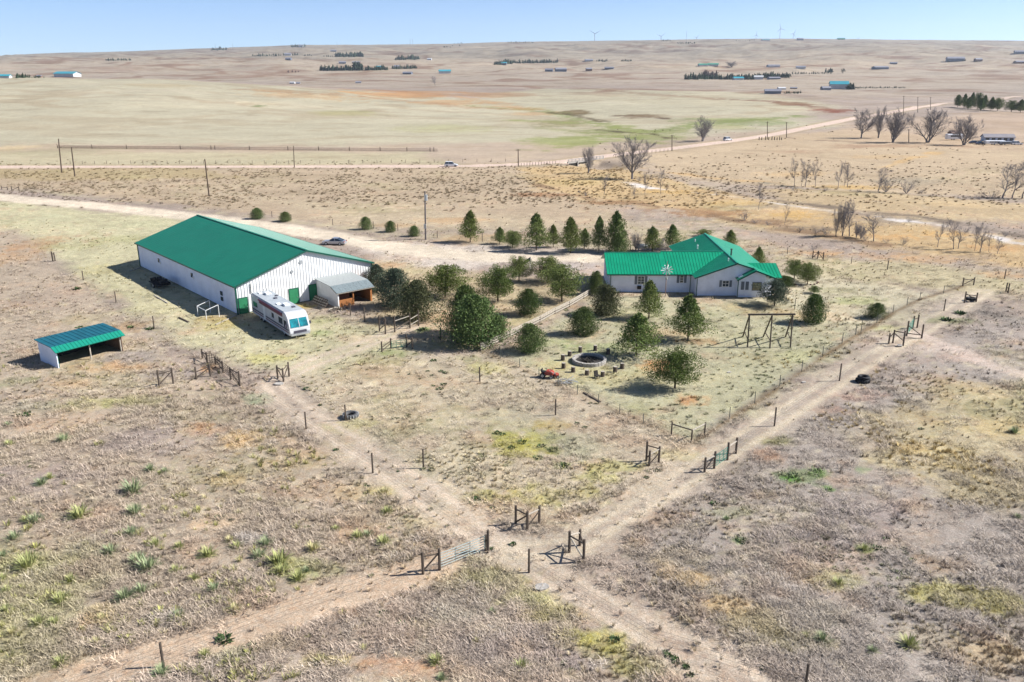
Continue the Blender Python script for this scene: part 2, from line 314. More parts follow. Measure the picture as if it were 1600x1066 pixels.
reg([(1200, 425), (1400, 452), (1480, 462), (1350, 518), (1290, 500), (1200, 470)], (207, 196, 165), 3, .9, 1)
reg([(1190, 395), (1430, 412), (1640, 445), (1640, 470), (1480, 455), (1300, 430)], (203, 190, 150), 3, .7, 1)
# paddocks
reg([(455, 596), (600, 560), (750, 553), (1045, 700), (1000, 770), (850, 850), (660, 738), (540, 655)], (203, 187, 160), 2.2, .95, .8)
reg([(-300, 350), (30, 360), (100, 430), (180, 500), (240, 545), (310, 590), (420, 618), (480, 682), (585, 752), (690, 830), (640, 896), (420, 952), (200, 1015), (-300, 1250)], MAUVE, 2.2, .95, 1)
reg([(640, 905), (770, 880), (850, 920), (1060, 1040), (1140, 1130), (-100, 1150), (230, 1040), (420, 968)], (190, 172, 154), 2.2, .95, 1)
reg([(-200, 850), (60, 850), (150, 900), (120, 1000), (60, 1066), (-200, 1100)], (186, 182, 130), 2.5, .5, 1.4)
reg([(1120, 752), (1320, 612), (1430, 545), (1640, 478), (1900, 480), (1900, 1200), (1330, 1130), (1180, 1000), (1010, 890), (1010, 840)], (178, 166, 154), 2., .95, .9)
reg([(1400, 640), (1540, 585), (1700, 560), (1700, 790), (1560, 800), (1480, 780), (1400, 720), (1370, 690)], (208, 190, 142), 2.5, .6, 1.6)
EARTH = (207, 172, 142); STRAW = (214, 193, 143); OLV = (170, 164, 98); GRN = (120, 138, 78); GREY = (160, 150, 146); GOLD = (214, 178, 120); PALE = (222, 206, 182)
for a, b, c_, d_, cc, am in [
    # left paddock
    (60, 380, 40, 14, (190, 150, 112), .7), (30, 400, 40, 15, (200, 160, 120), .5), (60, 470, 60, 20, (176, 156, 138), .5), (130, 500, 60, 12, (168, 160, 120), .4), (200, 560, 60, 12, GREY, .6), (270, 585, 60, 12, GREY, .5), (330, 575, 16, 8, (206, 152, 100), .8), (205, 512, 30, 10, (205, 164, 120), .5),
    (170, 575, 60, 8, (214, 170, 124), .7), (110, 600, 50, 7, (212, 176, 134), .5), (60, 640, 70, 9, (168, 166, 142), .6), (150, 630, 60, 8, (196, 192, 120), .6), (210, 625, 60, 8, (186, 182, 122), .5), (20, 598, 40, 8, (150, 156, 112), .5), (330, 600, 60, 8, (216, 190, 164), .7), (240, 612, 60, 7, (214, 190, 164), .6), (80, 655, 90, 5, (212, 180, 150), .6), (400, 625, 26, 10, (158, 172, 132), .7), (345, 650, 50, 12, (160, 154, 116), .5), (310, 672, 34, 12, (206, 156, 112), .7), (375, 690, 34, 14, (220, 180, 118), .9), (300, 640, 50, 8, (176, 164, 130), .4),
    (240, 690, 90, 20, (170, 154, 148), .6), (80, 750, 90, 26, (168, 152, 146), .6), (90, 690, 60, 8, (192, 172, 140), .4), (340, 812, 38, 20, (222, 194, 160), .9), (385, 843, 34, 7, (206, 200, 194), .7), (160, 805, 44, 18, EARTH, .5), (140, 890, 40, 12, (166, 138, 124), .5), (30, 880, 60, 20, (190, 190, 120), .6), (60, 960, 60, 26, (184, 180, 128), .5), (165, 965, 40, 22, (218, 194, 126), .6), (125, 985, 16, 14, (214, 160, 118), .7), (250, 970, 30, 14, (196, 192, 184), .6), (20, 1020, 40, 20, (180, 172, 130), .5), (460, 890, 44, 18, (172, 176, 106), .6), (510, 890, 46, 14, (158, 160, 104), .5), (420, 940, 50, 10, EARTH, .5), (560, 770, 40, 10, (198, 178, 118), .5), (500, 770, 60, 18, (190, 158, 128), .5), (420, 760, 60, 20, (192, 166, 140), .5), (600, 800, 60, 20, (200, 180, 150), .5), (660, 815, 40, 12, (178, 166, 122), .4), (560, 830, 50, 12, (182, 146, 112), .4), (350, 750, 40, 8, (206, 180, 124), .5), (470, 720, 50, 14, (206, 178, 132), .5), (600, 765, 20, 8, (186, 176, 96), .6),
    # middle paddock
    (540, 665, 40, 10, (190, 190, 120), .5), (600, 585, 80, 12, (196, 172, 138), .5), (770, 575, 40, 10, (205, 198, 128), .6), (700, 600, 40, 10, (200, 164, 132), .4), (640, 640, 60, 16, (192, 170, 142), .5), (800, 650, 50, 20, (176, 172, 128), .5), (830, 645, 60, 14, (174, 162, 146), .5), (865, 662, 30, 8, (186, 164, 100), .7), (775, 676, 16, 4, OLV, .8), (830, 690, 50, 14, (180, 176, 110), .7), (815, 697, 34, 14, (180, 172, 84), .9), (860, 705, 18, 7, (158, 154, 72), .9), (882, 727, 14, 5, (140, 152, 76), .7), (900, 700, 50, 20, (170, 170, 138), .6), (940, 660, 60, 14, (190, 160, 132), .4), (960, 730, 50, 12, (182, 178, 110), .6), (980, 690, 50, 8, (188, 154, 128), .4), (860, 775, 90, 10, (182, 174, 98), .6), (720, 720, 50, 24, (196, 182, 158), .5), (1065, 712, 34, 8, (198, 192, 108), .7), (600, 565, 40, 6, (160, 150, 100), .5), (620, 552, 34, 6, (128, 140, 84), .6), (660, 690, 40, 12, (206, 182, 160), .5), (735, 800, 50, 14, (216, 190, 162), .6), (740, 560, 30, 6, (130, 136, 84), .4), (1010, 742, 30, 8, (206, 176, 150), .5), (940, 745, 40, 6, (190, 184, 108), .6), (1080, 700, 30, 5, (190, 150, 116), .5), (900, 620, 60, 8, (196, 160, 132), .4), (975, 655, 60, 5, (178, 140, 112), .5),
    # bottom
    (760, 900, 80, 14, (170, 166, 104), .7), (740, 880, 40, 12, (182, 178, 130), .5), (830, 935, 50, 12, (184, 184, 110), .7), (870, 960, 50, 16, (178, 170, 92), .7), (950, 1000, 70, 16, (182, 176, 84), .8), (1000, 1040, 60, 14, (176, 172, 96), .6), (700, 960, 60, 20, (176, 170, 150), .5), (630, 980, 60, 30, (186, 158, 136), .5), (760, 1010, 80, 20, (166, 152, 146), .6), (860, 1030, 80, 20, (164, 150, 146), .6), (350, 1025, 40, 10, (128, 140, 90), .7), (480, 1000, 60, 20, (170, 148, 130), .5), (500, 1035, 30, 10, (204, 186, 110), .6), (640, 1045, 60, 10, (216, 160, 120), .5), (540, 960, 30, 10, (206, 166, 132), .6), (770, 980, 40, 12, (222, 204, 184), .6), (690, 905, 30, 6, (204, 166, 124), .6), (430, 1010, 30, 14, (196, 176, 134), .5), (1050, 1040, 50, 14, (214, 196, 176), .5),
    # right paddock
    (1480, 720, 90, 30, STRAW, .75), (1560, 670, 80, 26, STRAW, .8), (1440, 650, 60, 14, (204, 182, 140), .5), (1420, 700, 34, 10, (220, 192, 134), .7), (1580, 740, 60, 12, (150, 138, 134), .5), (1460, 930, 50, 16, (196, 188, 112), .85), (1530, 940, 60, 18, (200, 190, 120), .8), (1310, 905, 40, 14, (182, 176, 122), .6), (1560, 1020, 60, 26, (204, 180, 140), .6), (1450, 1000, 60, 12, (198, 180, 144), .4), (1420, 840, 60, 20, (196, 172, 148), .5), (1470, 880, 40, 14, (204, 172, 136), .5), (1250, 745, 50, 10, (126, 158, 92), .5), (1278, 740, 14, 5, (112, 156, 70), .9), (1235, 748, 16, 6, (112, 156, 74), .9), (1295, 765, 12, 5, (116, 156, 80), .8), (1350, 735, 12, 5, (130, 160, 96), .6), (1160, 845, 14, 5, (120, 160, 72), .9), (1150, 800, 40, 10, (160, 166, 118), .4), (1350, 858, 14, 6, (140, 152, 80), .8), (1200, 710, 36, 14, (200, 160, 130), .8), (1210, 690, 40, 5, (134, 132, 76), .8), (1330, 620, 60, 12, (196, 158, 138), .6), (1500, 560, 70, 10, (200, 168, 150), .6), (1480, 500, 40, 7, (130, 142, 84), .7), (1540, 490, 60, 14, (146, 138, 128), .6), (1590, 520, 40, 12, (160, 146, 136), .5), (1440, 545, 60, 8, (216, 196, 180), .6), (1500, 610, 80, 12, (206, 178, 134), .5), (1300, 640, 30, 6, (190, 150, 128), .5), (1240, 835, 90, 30, (164, 150, 146), .5), (1330, 800, 90, 30, (168, 154, 150), .5), (1050, 890, 34, 14, (206, 180, 146), .7), (1080, 905, 50, 16, GOLD, .7), (1130, 950, 50, 16, (212, 182, 134), .8), (1180, 975, 60, 12, (190, 172, 118), .6), (1000, 850, 24, 10, (206, 172, 138), .6), (1240, 1000, 60, 16, (184, 172, 130), .5), (1280, 960, 60, 20, (168, 158, 136), .5), (1060, 870, 50, 10, (200, 182, 150), .6), (1550, 720, 50, 10, (152, 140, 136), .5), (1370, 690, 40, 14, (180, 162, 150), .5),
    # yard and barnyard
    (1080, 625, 34, 9, (224, 168, 118), .85), (1025, 570, 24, 9, (226, 162, 108), .9), (1040, 520, 50, 10, (206, 168, 128), .55), (1090, 535, 30, 7, (196, 150, 112), .6), (980, 640, 60, 10, (162, 158, 112), .4), (1120, 590, 50, 8, (212, 198, 158), .6), (1200, 600, 60, 10, (188, 186, 150), .5), (1240, 490, 50, 7, (216, 182, 136), .7), (1300, 480, 40, 6, (212, 190, 152), .5), (1310, 455, 30, 7, (166, 160, 120), .5), (1340, 470, 40, 7, (188, 192, 128), .6), (860, 535, 50, 9, (150, 160, 100), .4), (930, 545, 60, 9, (142, 156, 98), .45), (960, 590, 90, 10, (194, 184, 132), .5), (880, 570, 50, 8, (196, 186, 120), .4), (820, 500, 40, 7, (172, 166, 112), .6), (720, 480, 40, 8, (206, 170, 128), .5), (690, 495, 30, 8, (204, 160, 120), .5), (700, 540, 50, 6, (176, 170, 112), .6), (560, 530, 40, 8, (214, 186, 158), .7), (500, 500, 30, 8, (156, 160, 104), .7), (500, 520, 20, 6, (132, 150, 90), .6), (475, 478, 18, 5, (190, 168, 90), .7), (420, 560, 40, 7, (204, 196, 118), .6), (350, 510, 40, 8, (186, 176, 110), .6), (330, 500, 30, 5, (184, 160, 90), .5), (260, 480, 60, 12, (212, 200, 158), .5), (170, 420, 50, 8, (196, 182, 128), .5), (190, 375, 60, 6, (176, 172, 124), .6), (110, 385, 50, 5, (180, 176, 126), .5), (90, 340, 80, 7, (196, 194, 158), .5), (220, 350, 60, 6, (186, 184, 146), .5), (540, 480, 30, 5, (206, 172, 140), .6), (620, 530, 40, 7, (216, 192, 164), .7), (590, 500, 50, 6, (206, 182, 154), .5), (660, 515, 12, 4, (126, 160, 80), .8), (605, 415, 30, 5, (214, 172, 134), .6), (640, 400, 60, 6, (206, 180, 156), .5), (620, 425, 40, 3, (190, 178, 136), .6), (735, 437, 14, 3, (188, 176, 132), .6), (900, 480, 40, 6, (196, 164, 124), .5), (1160, 480, 60, 5, (200, 176, 130), .5), (1190, 560, 40, 9, (172, 158, 118), .4), (1150, 520, 60, 12, (198, 190, 154), .6), (1260, 560, 50, 10, (196, 194, 142), .5), (1400, 515, 30, 6, (206, 204, 144), .6), (1180, 640, 60, 8, (208, 202, 158), .5)]:
    spot(a, b, c_, d_, cc, am)

def cover(d, wd, soft): return 1 - sst(wd - soft, wd + soft, d)
def paint(x, y):
    """ground colour (linear), how rough it is underfoot, how speckled, and which surface it is"""
    x = np.asarray(x, float); y = np.asarray(y, float); n = len(x)
    col = np.tile(np.array((199, 178, 152)) / 255., (n, 1))
    wx = fbm(x, y, 14, 101, 3); wy = fbm(x, y, 3.2, 117, 3); far = sst(200, 700, y)
    big = fbm(x, y, 500, 131, 4)
    for pts, c, soft, amt, rag, sc in REG:
        a = np.array(pts); lo = a.min(0) - 4 * soft - 6; hi = a.max(0) + 4 * soft + 6
        k = np.where((x > lo[0]) & (x < hi[0]) & (y > lo[1]) & (y < hi[1]))[0]
        if not len(k): continue
        s = poly_sd(x[k], y[k], pts); nz = wx[k] * .7 + wy[k] * .5 if sc < 40 else big[k] + wx[k] * .3
        m = (1 - sst(-soft, soft, s + rag * soft * 1.6 * nz)) * amt
        col[k] = col[k] * (1 - m[:, None]) + c * m[:, None]
    # mottling inside the grassland: mauve weeds, bare earth, straw
    near = 1 - sst(150, 420, y)
    n1 = fbm(x, y, 7, 201, 4); n2 = fbm(x, y, 2.6, 211, 4); n3 = fbm(x, y, 17, 223, 3); n4 = fbm(x, y * 1.5, 1.3, 227, 3); n5 = fbm(x, y, .8, 229, 2)
    def mixin(c, m):
        nonlocal col
        m = np.clip(m, 0, 1)[:, None]; col = col * (1 - m) + np.array(c) / 255. * m
    mixin((150, 134, 118), near * .5 * sst(.12, .6, n2 * .7 + n1 * .5))
    mixin((206, 172, 142), near * .55 * sst(.1, .55, n1 * .5 - n2 * .6 + n3 * .2))
    mixin((222, 206, 168), near * .5 * sst(.1, .6, n3 * .4 + n4 * .8))
    mixin((148, 146, 98), near * .35 * sst(.22, .6, n3 * .8 - n4 * .5))
    fs = fbm(x, y * 2.4, 110, 601, 4)
    for sx, sy, rx, ry, c, amt in SP:
        k = np.where((abs(x - sx) < rx * 2) & (abs(y - sy) < ry * 2))[0]
        if not len(k): continue
        q = np.sqrt(((x[k] - sx) / rx) ** 2 + ((y[k] - sy) / ry) ** 2) + (.5 * wy[k] + .35 * wx[k] + .5 * near[k] * n4[k] + .35 * near[k] * n5[k] + far[k] * .9 * fs[k])
        m = (1 - sst(.45, 1.2, q)) * amt * .92 * (1 - .45 * near[k] * sst(-.2, .5, n2[k] + n5[k] * .6))
        col[k] = col[k] * (1 - m[:, None]) + c * m[:, None]
    # far relief colour
    f2 = fbm(x, y * 2.2, 240, 301, 5); f3 = fbm(x, y * 3, 90, 311, 4)
    mixin((150, 118, 100), (.25 + .75 * sst(850, 1200, y)) * far * .45 * sst(.15, .65, f2 * .8 + f3 * .4))
    mixin((208, 190, 162), far * .3 * sst(.1, .6, -f2 * .7 + f3 * .5))
    rd = 1 - np.abs(fbm(x, y * 1.25, 420, 341, 4)); rd2 = 1 - np.abs(fbm(x, y * 1.6, 170, 347, 4))
    mixin((142, 106, 84), sst(850, 1150, y) * .6 * sst(.90, .985, rd)); mixin((152, 128, 98), far * .28 * sst(.9, .98, rd2)); mixin((222, 206, 180), far * .22 * sst(.93, .99, 1 - np.abs(fbm(x, y * 2., 140, 351, 3))))
    mixin((150, 132, 104), sst(120, 260, y) * .28 * sst(.15, .6, fbm(x, y * 2, 20, 331, 4)))
    cls = np.zeros(n, int)
    hole = fbm(x, y, 1.1, 401, 3)
    def band(pts, wd, soft, c, amt, k_, two=False, brk=False):
        a = np.array(pts); lo = a.min(0) - 12; hi = a.max(0) + 12
        k = np.where((x > lo[0]) & (x < hi[0]) & (y > lo[1]) & (y < hi[1]))[0]
        d = seg_d(x[k], y[k], pts) + wy[k] * soft * .9 + wx[k] * soft * .5
        if brk: d = d + wx[k] * 3.2
        m = cover(d, wd, soft) * amt
        if brk: m = m * sst(-.45, .1, fbm(x[k], y[k] * 1.6, 8, 471, 3))
        if two:
            d0 = seg_d(x[k], y[k], pts) + wx[k] * .5; m = m * (.42 + .58 * cover(np.abs(d0 - .95), .42, .3))
        m = m * (1 - .25 * sst(.1, .6, n4[k]))
        col[k] = col[k] * (1 - m[:, None]) + np.array(c) / 255. * m[:, None]
        if k_: cls[k[d < wd]] = k_
        return
    rag = np.clip(y / 300, .6, 3)
    band(YEDGE, .3, .45, (128, 106, 80), .85, 0)
    for pl, wd_, c_, am_ in WINDING: band(pl, wd_, wd_ * .9, c_, am_, 0, brk=True)
    band(BANK_SHADE, 1.5, 1.0, (138, 112, 88), .75, 0, brk=True); band(BANK2, 2.2, 1.8, (140, 134, 118), .75, 0, brk=True); band(CREEK, 1.1, 1.6, (230, 222, 216), .95, 5, brk=True); band(CREEK2, 1.6, 1.5, (122, 108, 94), .85, 0, brk=True)
    band(DRIVE, 4.0, 1.2, (232, 215, 190), .97, 2)
    band(LANE1, 2.3, 1.1, (222, 202, 178), .95, 3, True); band(LANE2, 2.3, 1.1, (220, 203, 176), .9, 3, True)
    band(LANE3, 1.7, .8, (216, 190, 162), .88, 3); band(TRK, 1.6, .9, (212, 192, 176), .7, 3); band(YPATH, 1.5, .9, (214, 196, 170), .6, 0)
    a = seg_d(x, y, ROAD); m = cover(a, 4.3, .5)[:, None]; 
    v = (1 - sst(4.2, 9, a)) * (a > 4)
    mixin((168, 150, 112), v * .6)
    col = col * (1 - m) + np.array((224, 199, 180)) / 255. * m
    cls[a < 4.6] = 1
    cls[(y > 3300)] = 4
    trk = np.isin(cls, (1, 2, 3, 5))
    sage = np.clip(sst(205, 230, y) * (1 - sst(300, 330, y)) * (1 - .6 * sst(30, 90, x)), 0, 1)
    yard = 1 - sst(-2, 3, poly_sd(x, y, YARD))
    speck = np.clip(.35 * near + .45 * sage + .5 * yard + .25 * sst(1500, 3000, y) * 0, 0, 1) * ~trk
    val = 1 + near * (.07 * n2 + .06 * n1) + far * .05 * f3
    fr_ = (sst(450, 1500, y) * .07 + sst(2600, 4200, y) * .10 * (1 + .8 * f2))[:, None]; col = col * (1 - fr_ * np.array((1.15, 1.0, .9)))
    out = lin(np.clip(col * val[:, None] * 255, 5, 250)) * .70
    return out, speck, cls, trk, sage, yard
YARD = W2([(775, 560), (940, 462), (1205, 470), (1345, 518), (1090, 685)])

# ------------------------------------------------------------------ the ground, one sheet cut into its surfaces
NR, NC = 700, 860
yy = np.geomspace(34, 10500, NR) ; uu = np.linspace(-.82, .82, NC)
Y, U = np.meshgrid(yy, uu, indexing='ij'); X = U * (Y + 16)
X = X.ravel(); Y = Y.ravel()
COLG, SPK, CLS, TRKM, SAGE, YRD = paint(X, Y)
Z = HT(X, Y)
nearm = (1 - sst(180, 500, Y))
Z = Z + nearm * np.where(TRKM, .3, 1) * (.10 * fbm(X, Y, 4.5, 501, 3) + .07 * fbm(X, Y, 1.3, 511, 2)) - np.where(CLS == 3, .06, 0)
assert -60 < Z.min() and Z.max() < 500, (Z.min(), Z.max())
def ground_z(x, y):
    x = np.atleast_1d(np.asarray(x, float)); y = np.atleast_1d(np.asarray(y, float))
    return HT(x, y) + (1 - sst(180, 500, y)) * (.10 * fbm(x, y, 4.5, 501, 3) + .07 * fbm(x, y, 1.3, 511, 2))
GMAT = attr_mat('prairie_ground', 'gcol')
ii = np.arange(NR * NC).reshape(NR, NC)
quads = np.stack([ii[:-1, :-1], ii[:-1, 1:], ii[1:, 1:], ii[1:, :-1]], -1).reshape(-1, 4)
fc = CLS[quads].max(1)
def sheet(name, sel):
    q = quads[sel]; u, inv = np.unique(q, return_inverse=True); inv = inv.reshape(q.shape)
    me = D.meshes.new(name); me.vertices.add(len(u)); me.vertices.foreach_set('co', np.stack([X[u], Y[u], Z[u]], -1).ravel())
    me.loops.add(inv.size); me.loops.foreach_set('vertex_index', inv.ravel().astype(np.int32))
    me.polygons.add(len(q)); me.polygons.foreach_set('loop_start', np.arange(0, inv.size, 4, dtype=np.int32))
    me.polygons.foreach_set('use_smooth', np.ones(len(q), bool))
    me.update(calc_edges=True)
    c = me.color_attributes.new('gcol', 'FLOAT_COLOR', 'POINT')
    c.data.foreach_set('color', np.concatenate([COLG[u], np.ones((len(u), 1))], 1).ravel().astype(np.float32))
    s = me.attributes.new('speck', 'FLOAT', 'POINT'); s.data.foreach_set('value', SPK[u].astype(np.float32))
    nrm = NRM[u]; me.normals_split_custom_set_from_vertices(nrm.tolist())
    me.materials.append(GMAT)
    return link(name, me, kind='structure')
Zg = Z.reshape(NR, NC); Xg = X.reshape(NR, NC); Yg = Y.reshape(NR, NC)
pts3 = np.stack([Xg, Yg, Zg], -1); du = np.gradient(pts3, axis=1); dv = np.gradient(pts3, axis=0)
NRM = np.cross(du, dv).reshape(-1, 3); NRM /= np.linalg.norm(NRM, axis=1)[:, None]
sheet('ground', fc == 0); sheet('gravel_road', fc == 1); sheet('driveway', fc == 2); sheet('dirt_track', fc == 3); sheet('hills', fc == 4); sheet('dry_creek_bed', fc == 5)
# ------------------------------------------------------------------ common materials
def S(r, g, b, k=1.): return [float(v) * k for v in lin((r, g, b))]
M_green = mat('green_roof_metal', (.003, .16, .09), .42, 0, .06, .35, spec=.5)
M_green2 = mat('green_house_roof', (.004, .26, .13), .3, 0, .10, .5, spec=.5)
M_trim = mat('dark_green_trim', (.012, .085, .055), .45, 0, .1)
M_gdoor = mat('green_door_paint', (.03, .20, .09), .5, 0, .12)
M_skytint = mat('sky_tinted_roof_metal', (.008, .105, .14), .45, 0, .14, .8, spec=.5)  # green roof metal with the sky's reflection put into its colour, darker and bluer
M_tealg = mat('green_fascia_metal', (.010, .22, .15), .4, 0, .06)
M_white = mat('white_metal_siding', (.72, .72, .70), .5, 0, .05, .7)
M_white_shade = mat('shaded_white_siding', (.74, .77, .86), .55, 0, .06, .5)  # copy of the white siding with bluish shade put into its colour
M_house = mat('off_white_house_siding', (.76, .78, .84), .7, 0, .07, .8)
M_wood = mat('weathered_post_wood', (.115, .088, .066), .9, 0, .3, 6, bump=.6, stretch=(6, 6, 1))
M_pole = mat('utility_pole_wood', (.12, .085, .06), .9, 0, .25, 5, stretch=(6, 6, 1))
M_rail = mat('pale_rail_wood', (.42, .37, .30), .9, 0, .25, 6, bump=.4)
M_plank = mat('orange_plank_wood', (.42, .17, .055), .8, 0, .3, 4, stretch=(1, 1, 8))
M_shingle = mat('grey_shingles', (.19, .23, .24), .9, 0, .3, 9, bump=.4)
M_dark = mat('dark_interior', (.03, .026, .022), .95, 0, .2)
M_black = mat('black_rubber', (.022, .022, .024), .75, 0, .2)
M_steel = mat('galvanised_steel', (.42, .43, .43), .45, .4, .1)
M_wire = mat('fence_wire', (.16, .15, .14), .6, .5, .1)
M_tpost = mat('green_t_post', (.10, .12, .10), .7, 0, .2)
M_ggate = mat('green_gate_paint', (.05, .22, .15), .5, 0, .2)
M_glass = mat('window_glass', (.03, .045, .06), .12, 0, .05, spec=.7)
M_shut = mat('grey_shutter_paint', (.14, .16, .18), .6, 0, .1)
M_wframe = mat('white_window_frame', (.75, .75, .73), .5, 0, .03)
M_red = mat('red_paint', (.34, .05, .03), .6, 0, .15)
M_concrete = mat('pale_concrete', (.40, .37, .33), .9, 0, .2, 4, bump=.5)
M_blade = mat('turbine_white', (.50, .55, .60), .5, 0, .02)
M_bark = mat('brown_bark', (.12, .085, .06), .95, 0, .3, 8, bump=.6)
M_bare = mat('grey_bare_bark', (.21, .192, .190), .95, 0, .25, 5)
M_bare2 = mat('pale_bare_twigs', (.30, .265, .245), .95, 0, .2, 5)
M_soil = mat('dark_ash', (.05, .045, .04), 1, 0, .4, 9)
M_pine = mat('pine_needles', (.125, .17, .040), .8, 0, .25, .9, island=.5, rgb2=(.20, .235, .065), hue=.012)
M_pine2 = mat('bright_pine_needles', (.085, .145, .022), .75, 0, .25, .9, island=.4, rgb2=(.12, .15, .04), hue=.01)
M_jun = mat('juniper_foliage', (.082, .135, .040), .85, 0, .25, .9, island=.5, rgb2=(.155, .19, .055), hue=.012)
M_jun2 = mat('olive_juniper_foliage', (.085, .10, .042), .8, 0, .25, .9, island=.4, rgb2=(.12, .115, .05), hue=.01)
M_jun3 = mat('blue_grey_juniper', (.060, .088, .055), .8, 0, .25, .9, island=.4, rgb2=(.095, .115, .07), hue=.01)

# ------------------------------------------------------------------ grasses, stuff nobody could count
def blades(n, rad, l0, l1, w0, up0, up1, seed, bend=.3):
    r = random.Random(seed); b = MB()
    for i in range(n):
        a = r.uniform(0, 2 * math.pi); d = rad * math.sqrt(r.random()); x, y = d * math.cos(a), d * math.sin(a)
        a2 = r.uniform(0, 2 * math.pi) if bend < 0 else a + r.uniform(-.8, .8); e = r.uniform(up0, up1); l = r.uniform(l0, l1); w_ = w0 * r.uniform(.6, 1.2)
        dx, dy, dz = math.cos(a2) * math.cos(e) * l, math.sin(a2) * math.cos(e) * l, math.sin(e) * l
        px, py = -math.sin(a2) * w_, math.cos(a2) * w_; z = -.02 if bend >= 0 else r.uniform(0, .08)
        m = (x + dx * .55, y + dy * .55, z + dz * .65)
        b.add([(x - px, y - py, z), (x + px, y + py, z), (m[0] + px * .8, m[1] + py * .8, m[2]), (m[0] - px * .8, m[1] - py * .8, m[2]), (x + dx, y + dy, z + dz * (1 - abs(bend) * .4))],
              [(0, 1, 2, 3), (3, 2, 4)])
    return b
TUFTM = attr_mat('grass_blades', 'tc', inst=True)
def scatter(name, label, src_mesh, pts, rot, scl, col):
    """one object: points carrying copies of a clump"""
    src = D.objects.new(name + '_clump', src_mesh)
    me = D.meshes.new(name); me.vertices.add(len(pts)); me.vertices.foreach_set('co', np.asarray(pts, np.float32).ravel())
    a = me.attributes.new('rz', 'FLOAT', 'POINT'); a.data.foreach_set('value', np.asarray(rot, np.float32))
    a = me.attributes.new('sc', 'FLOAT', 'POINT'); a.data.foreach_set('value', np.asarray(scl, np.float32))
    a = me.attributes.new('tc', 'FLOAT_COLOR', 'POINT'); a.data.foreach_set('color', np.concatenate([col, np.ones((len(col), 1))], 1).astype(np.float32).ravel())
    o = link(name, me, kind='stuff', label=label, category='grass')
    g = D.node_groups.new(name, 'GeometryNodeTree'); g.interface.new_socket('Geometry', in_out='INPUT', socket_type='NodeSocketGeometry')
    g.interface.new_socket('Geometry', in_out='OUTPUT', socket_type='NodeSocketGeometry')
    n = g.nodes; L = g.links; gi = n.new('NodeGroupInput'); go = n.new('NodeGroupOutput')
    oi = n.new('GeometryNodeObjectInfo'); oi.inputs['Object'].default_value = src; oi.inputs['As Instance'].default_value = True
    ip = n.new('GeometryNodeInstanceOnPoints'); mp = n.new('GeometryNodeMeshToPoints')
    r = n.new('GeometryNodeInputNamedAttribute'); r.data_type = 'FLOAT'; r.inputs[0].default_value = 'rz'
    s = n.new('GeometryNodeInputNamedAttribute'); s.data_type = 'FLOAT'; s.inputs[0].default_value = 'sc'
    cx = n.new('ShaderNodeCombineXYZ'); L.new(r.outputs['Attribute'], cx.inputs[2])
    er = n.new('FunctionNodeEulerToRotation'); L.new(cx.outputs[0], er.inputs[0])
    L.new(gi.outputs[0], mp.inputs[0]); L.new(mp.outputs[0], ip.inputs['Points']); L.new(oi.outputs['Geometry'], ip.inputs['Instance'])
    L.new(er.outputs[0], ip.inputs['Rotation']); L.new(s.outputs['Attribute'], ip.inputs['Scale']); L.new(ip.outputs[0], go.inputs[0])
    md = o.modifiers.new('scatter', 'NODES'); md.node_group = g
    return o
rng = np.random.default_rng(5)
def rpts(n, y0, y1, pw=1., umax=.66):
    """random points, density falling with distance"""
    y = (y0 ** (1 - pw) + rng.random(n) * (y1 ** (1 - pw) - y0 ** (1 - pw))) ** (1 / (1 - pw)) if pw != 1 else y0 * (y1 / y0) ** rng.random(n)
    x = rng.uniform(-umax, umax, n) * (y + 16); return x, y
GRASS_AREAS = []
FOOT = []     # building footprints kept clear of grass
def clear_of(x, y, pad=0.2):
    k = np.ones(len(x), bool)
    for pl in FOOT: k &= poly_sd(x, y, pl) > pad
    return k
def grow(name, label, mesh, n, y0, y1, pw, keep, s0, s1, tint, zoff=0, gain=1., mixr=(.0, .42)):
    x, y = rpts(n, y0, y1, pw)
    c, sp, cl, tr, sage, yd = paint(x, y)
    p = keep(x, y, tr, sage, yd, sp)
    k = (rng.random(n) < p) & clear_of(x, y); x, y, c = x[k], y[k], c[k]
    t = np.array(tint); m = rng.uniform(*mixr, (len(x), 1)); c = c * (1 - m) * gain + t * m
    c *= rng.uniform(.75, 1.25, (len(x), 1))
    z = ground_z(x, y) + zoff
    sc = rng.uniform(s0, s1, len(x)) * (1 + .25 * fbm(x, y, 5, 611, 2))
    return scatter(name, label, mesh, np.stack([x, y, z], 1), rng.uniform(0, 6.28, len(x)), sc, np.clip(c, .01, .75))
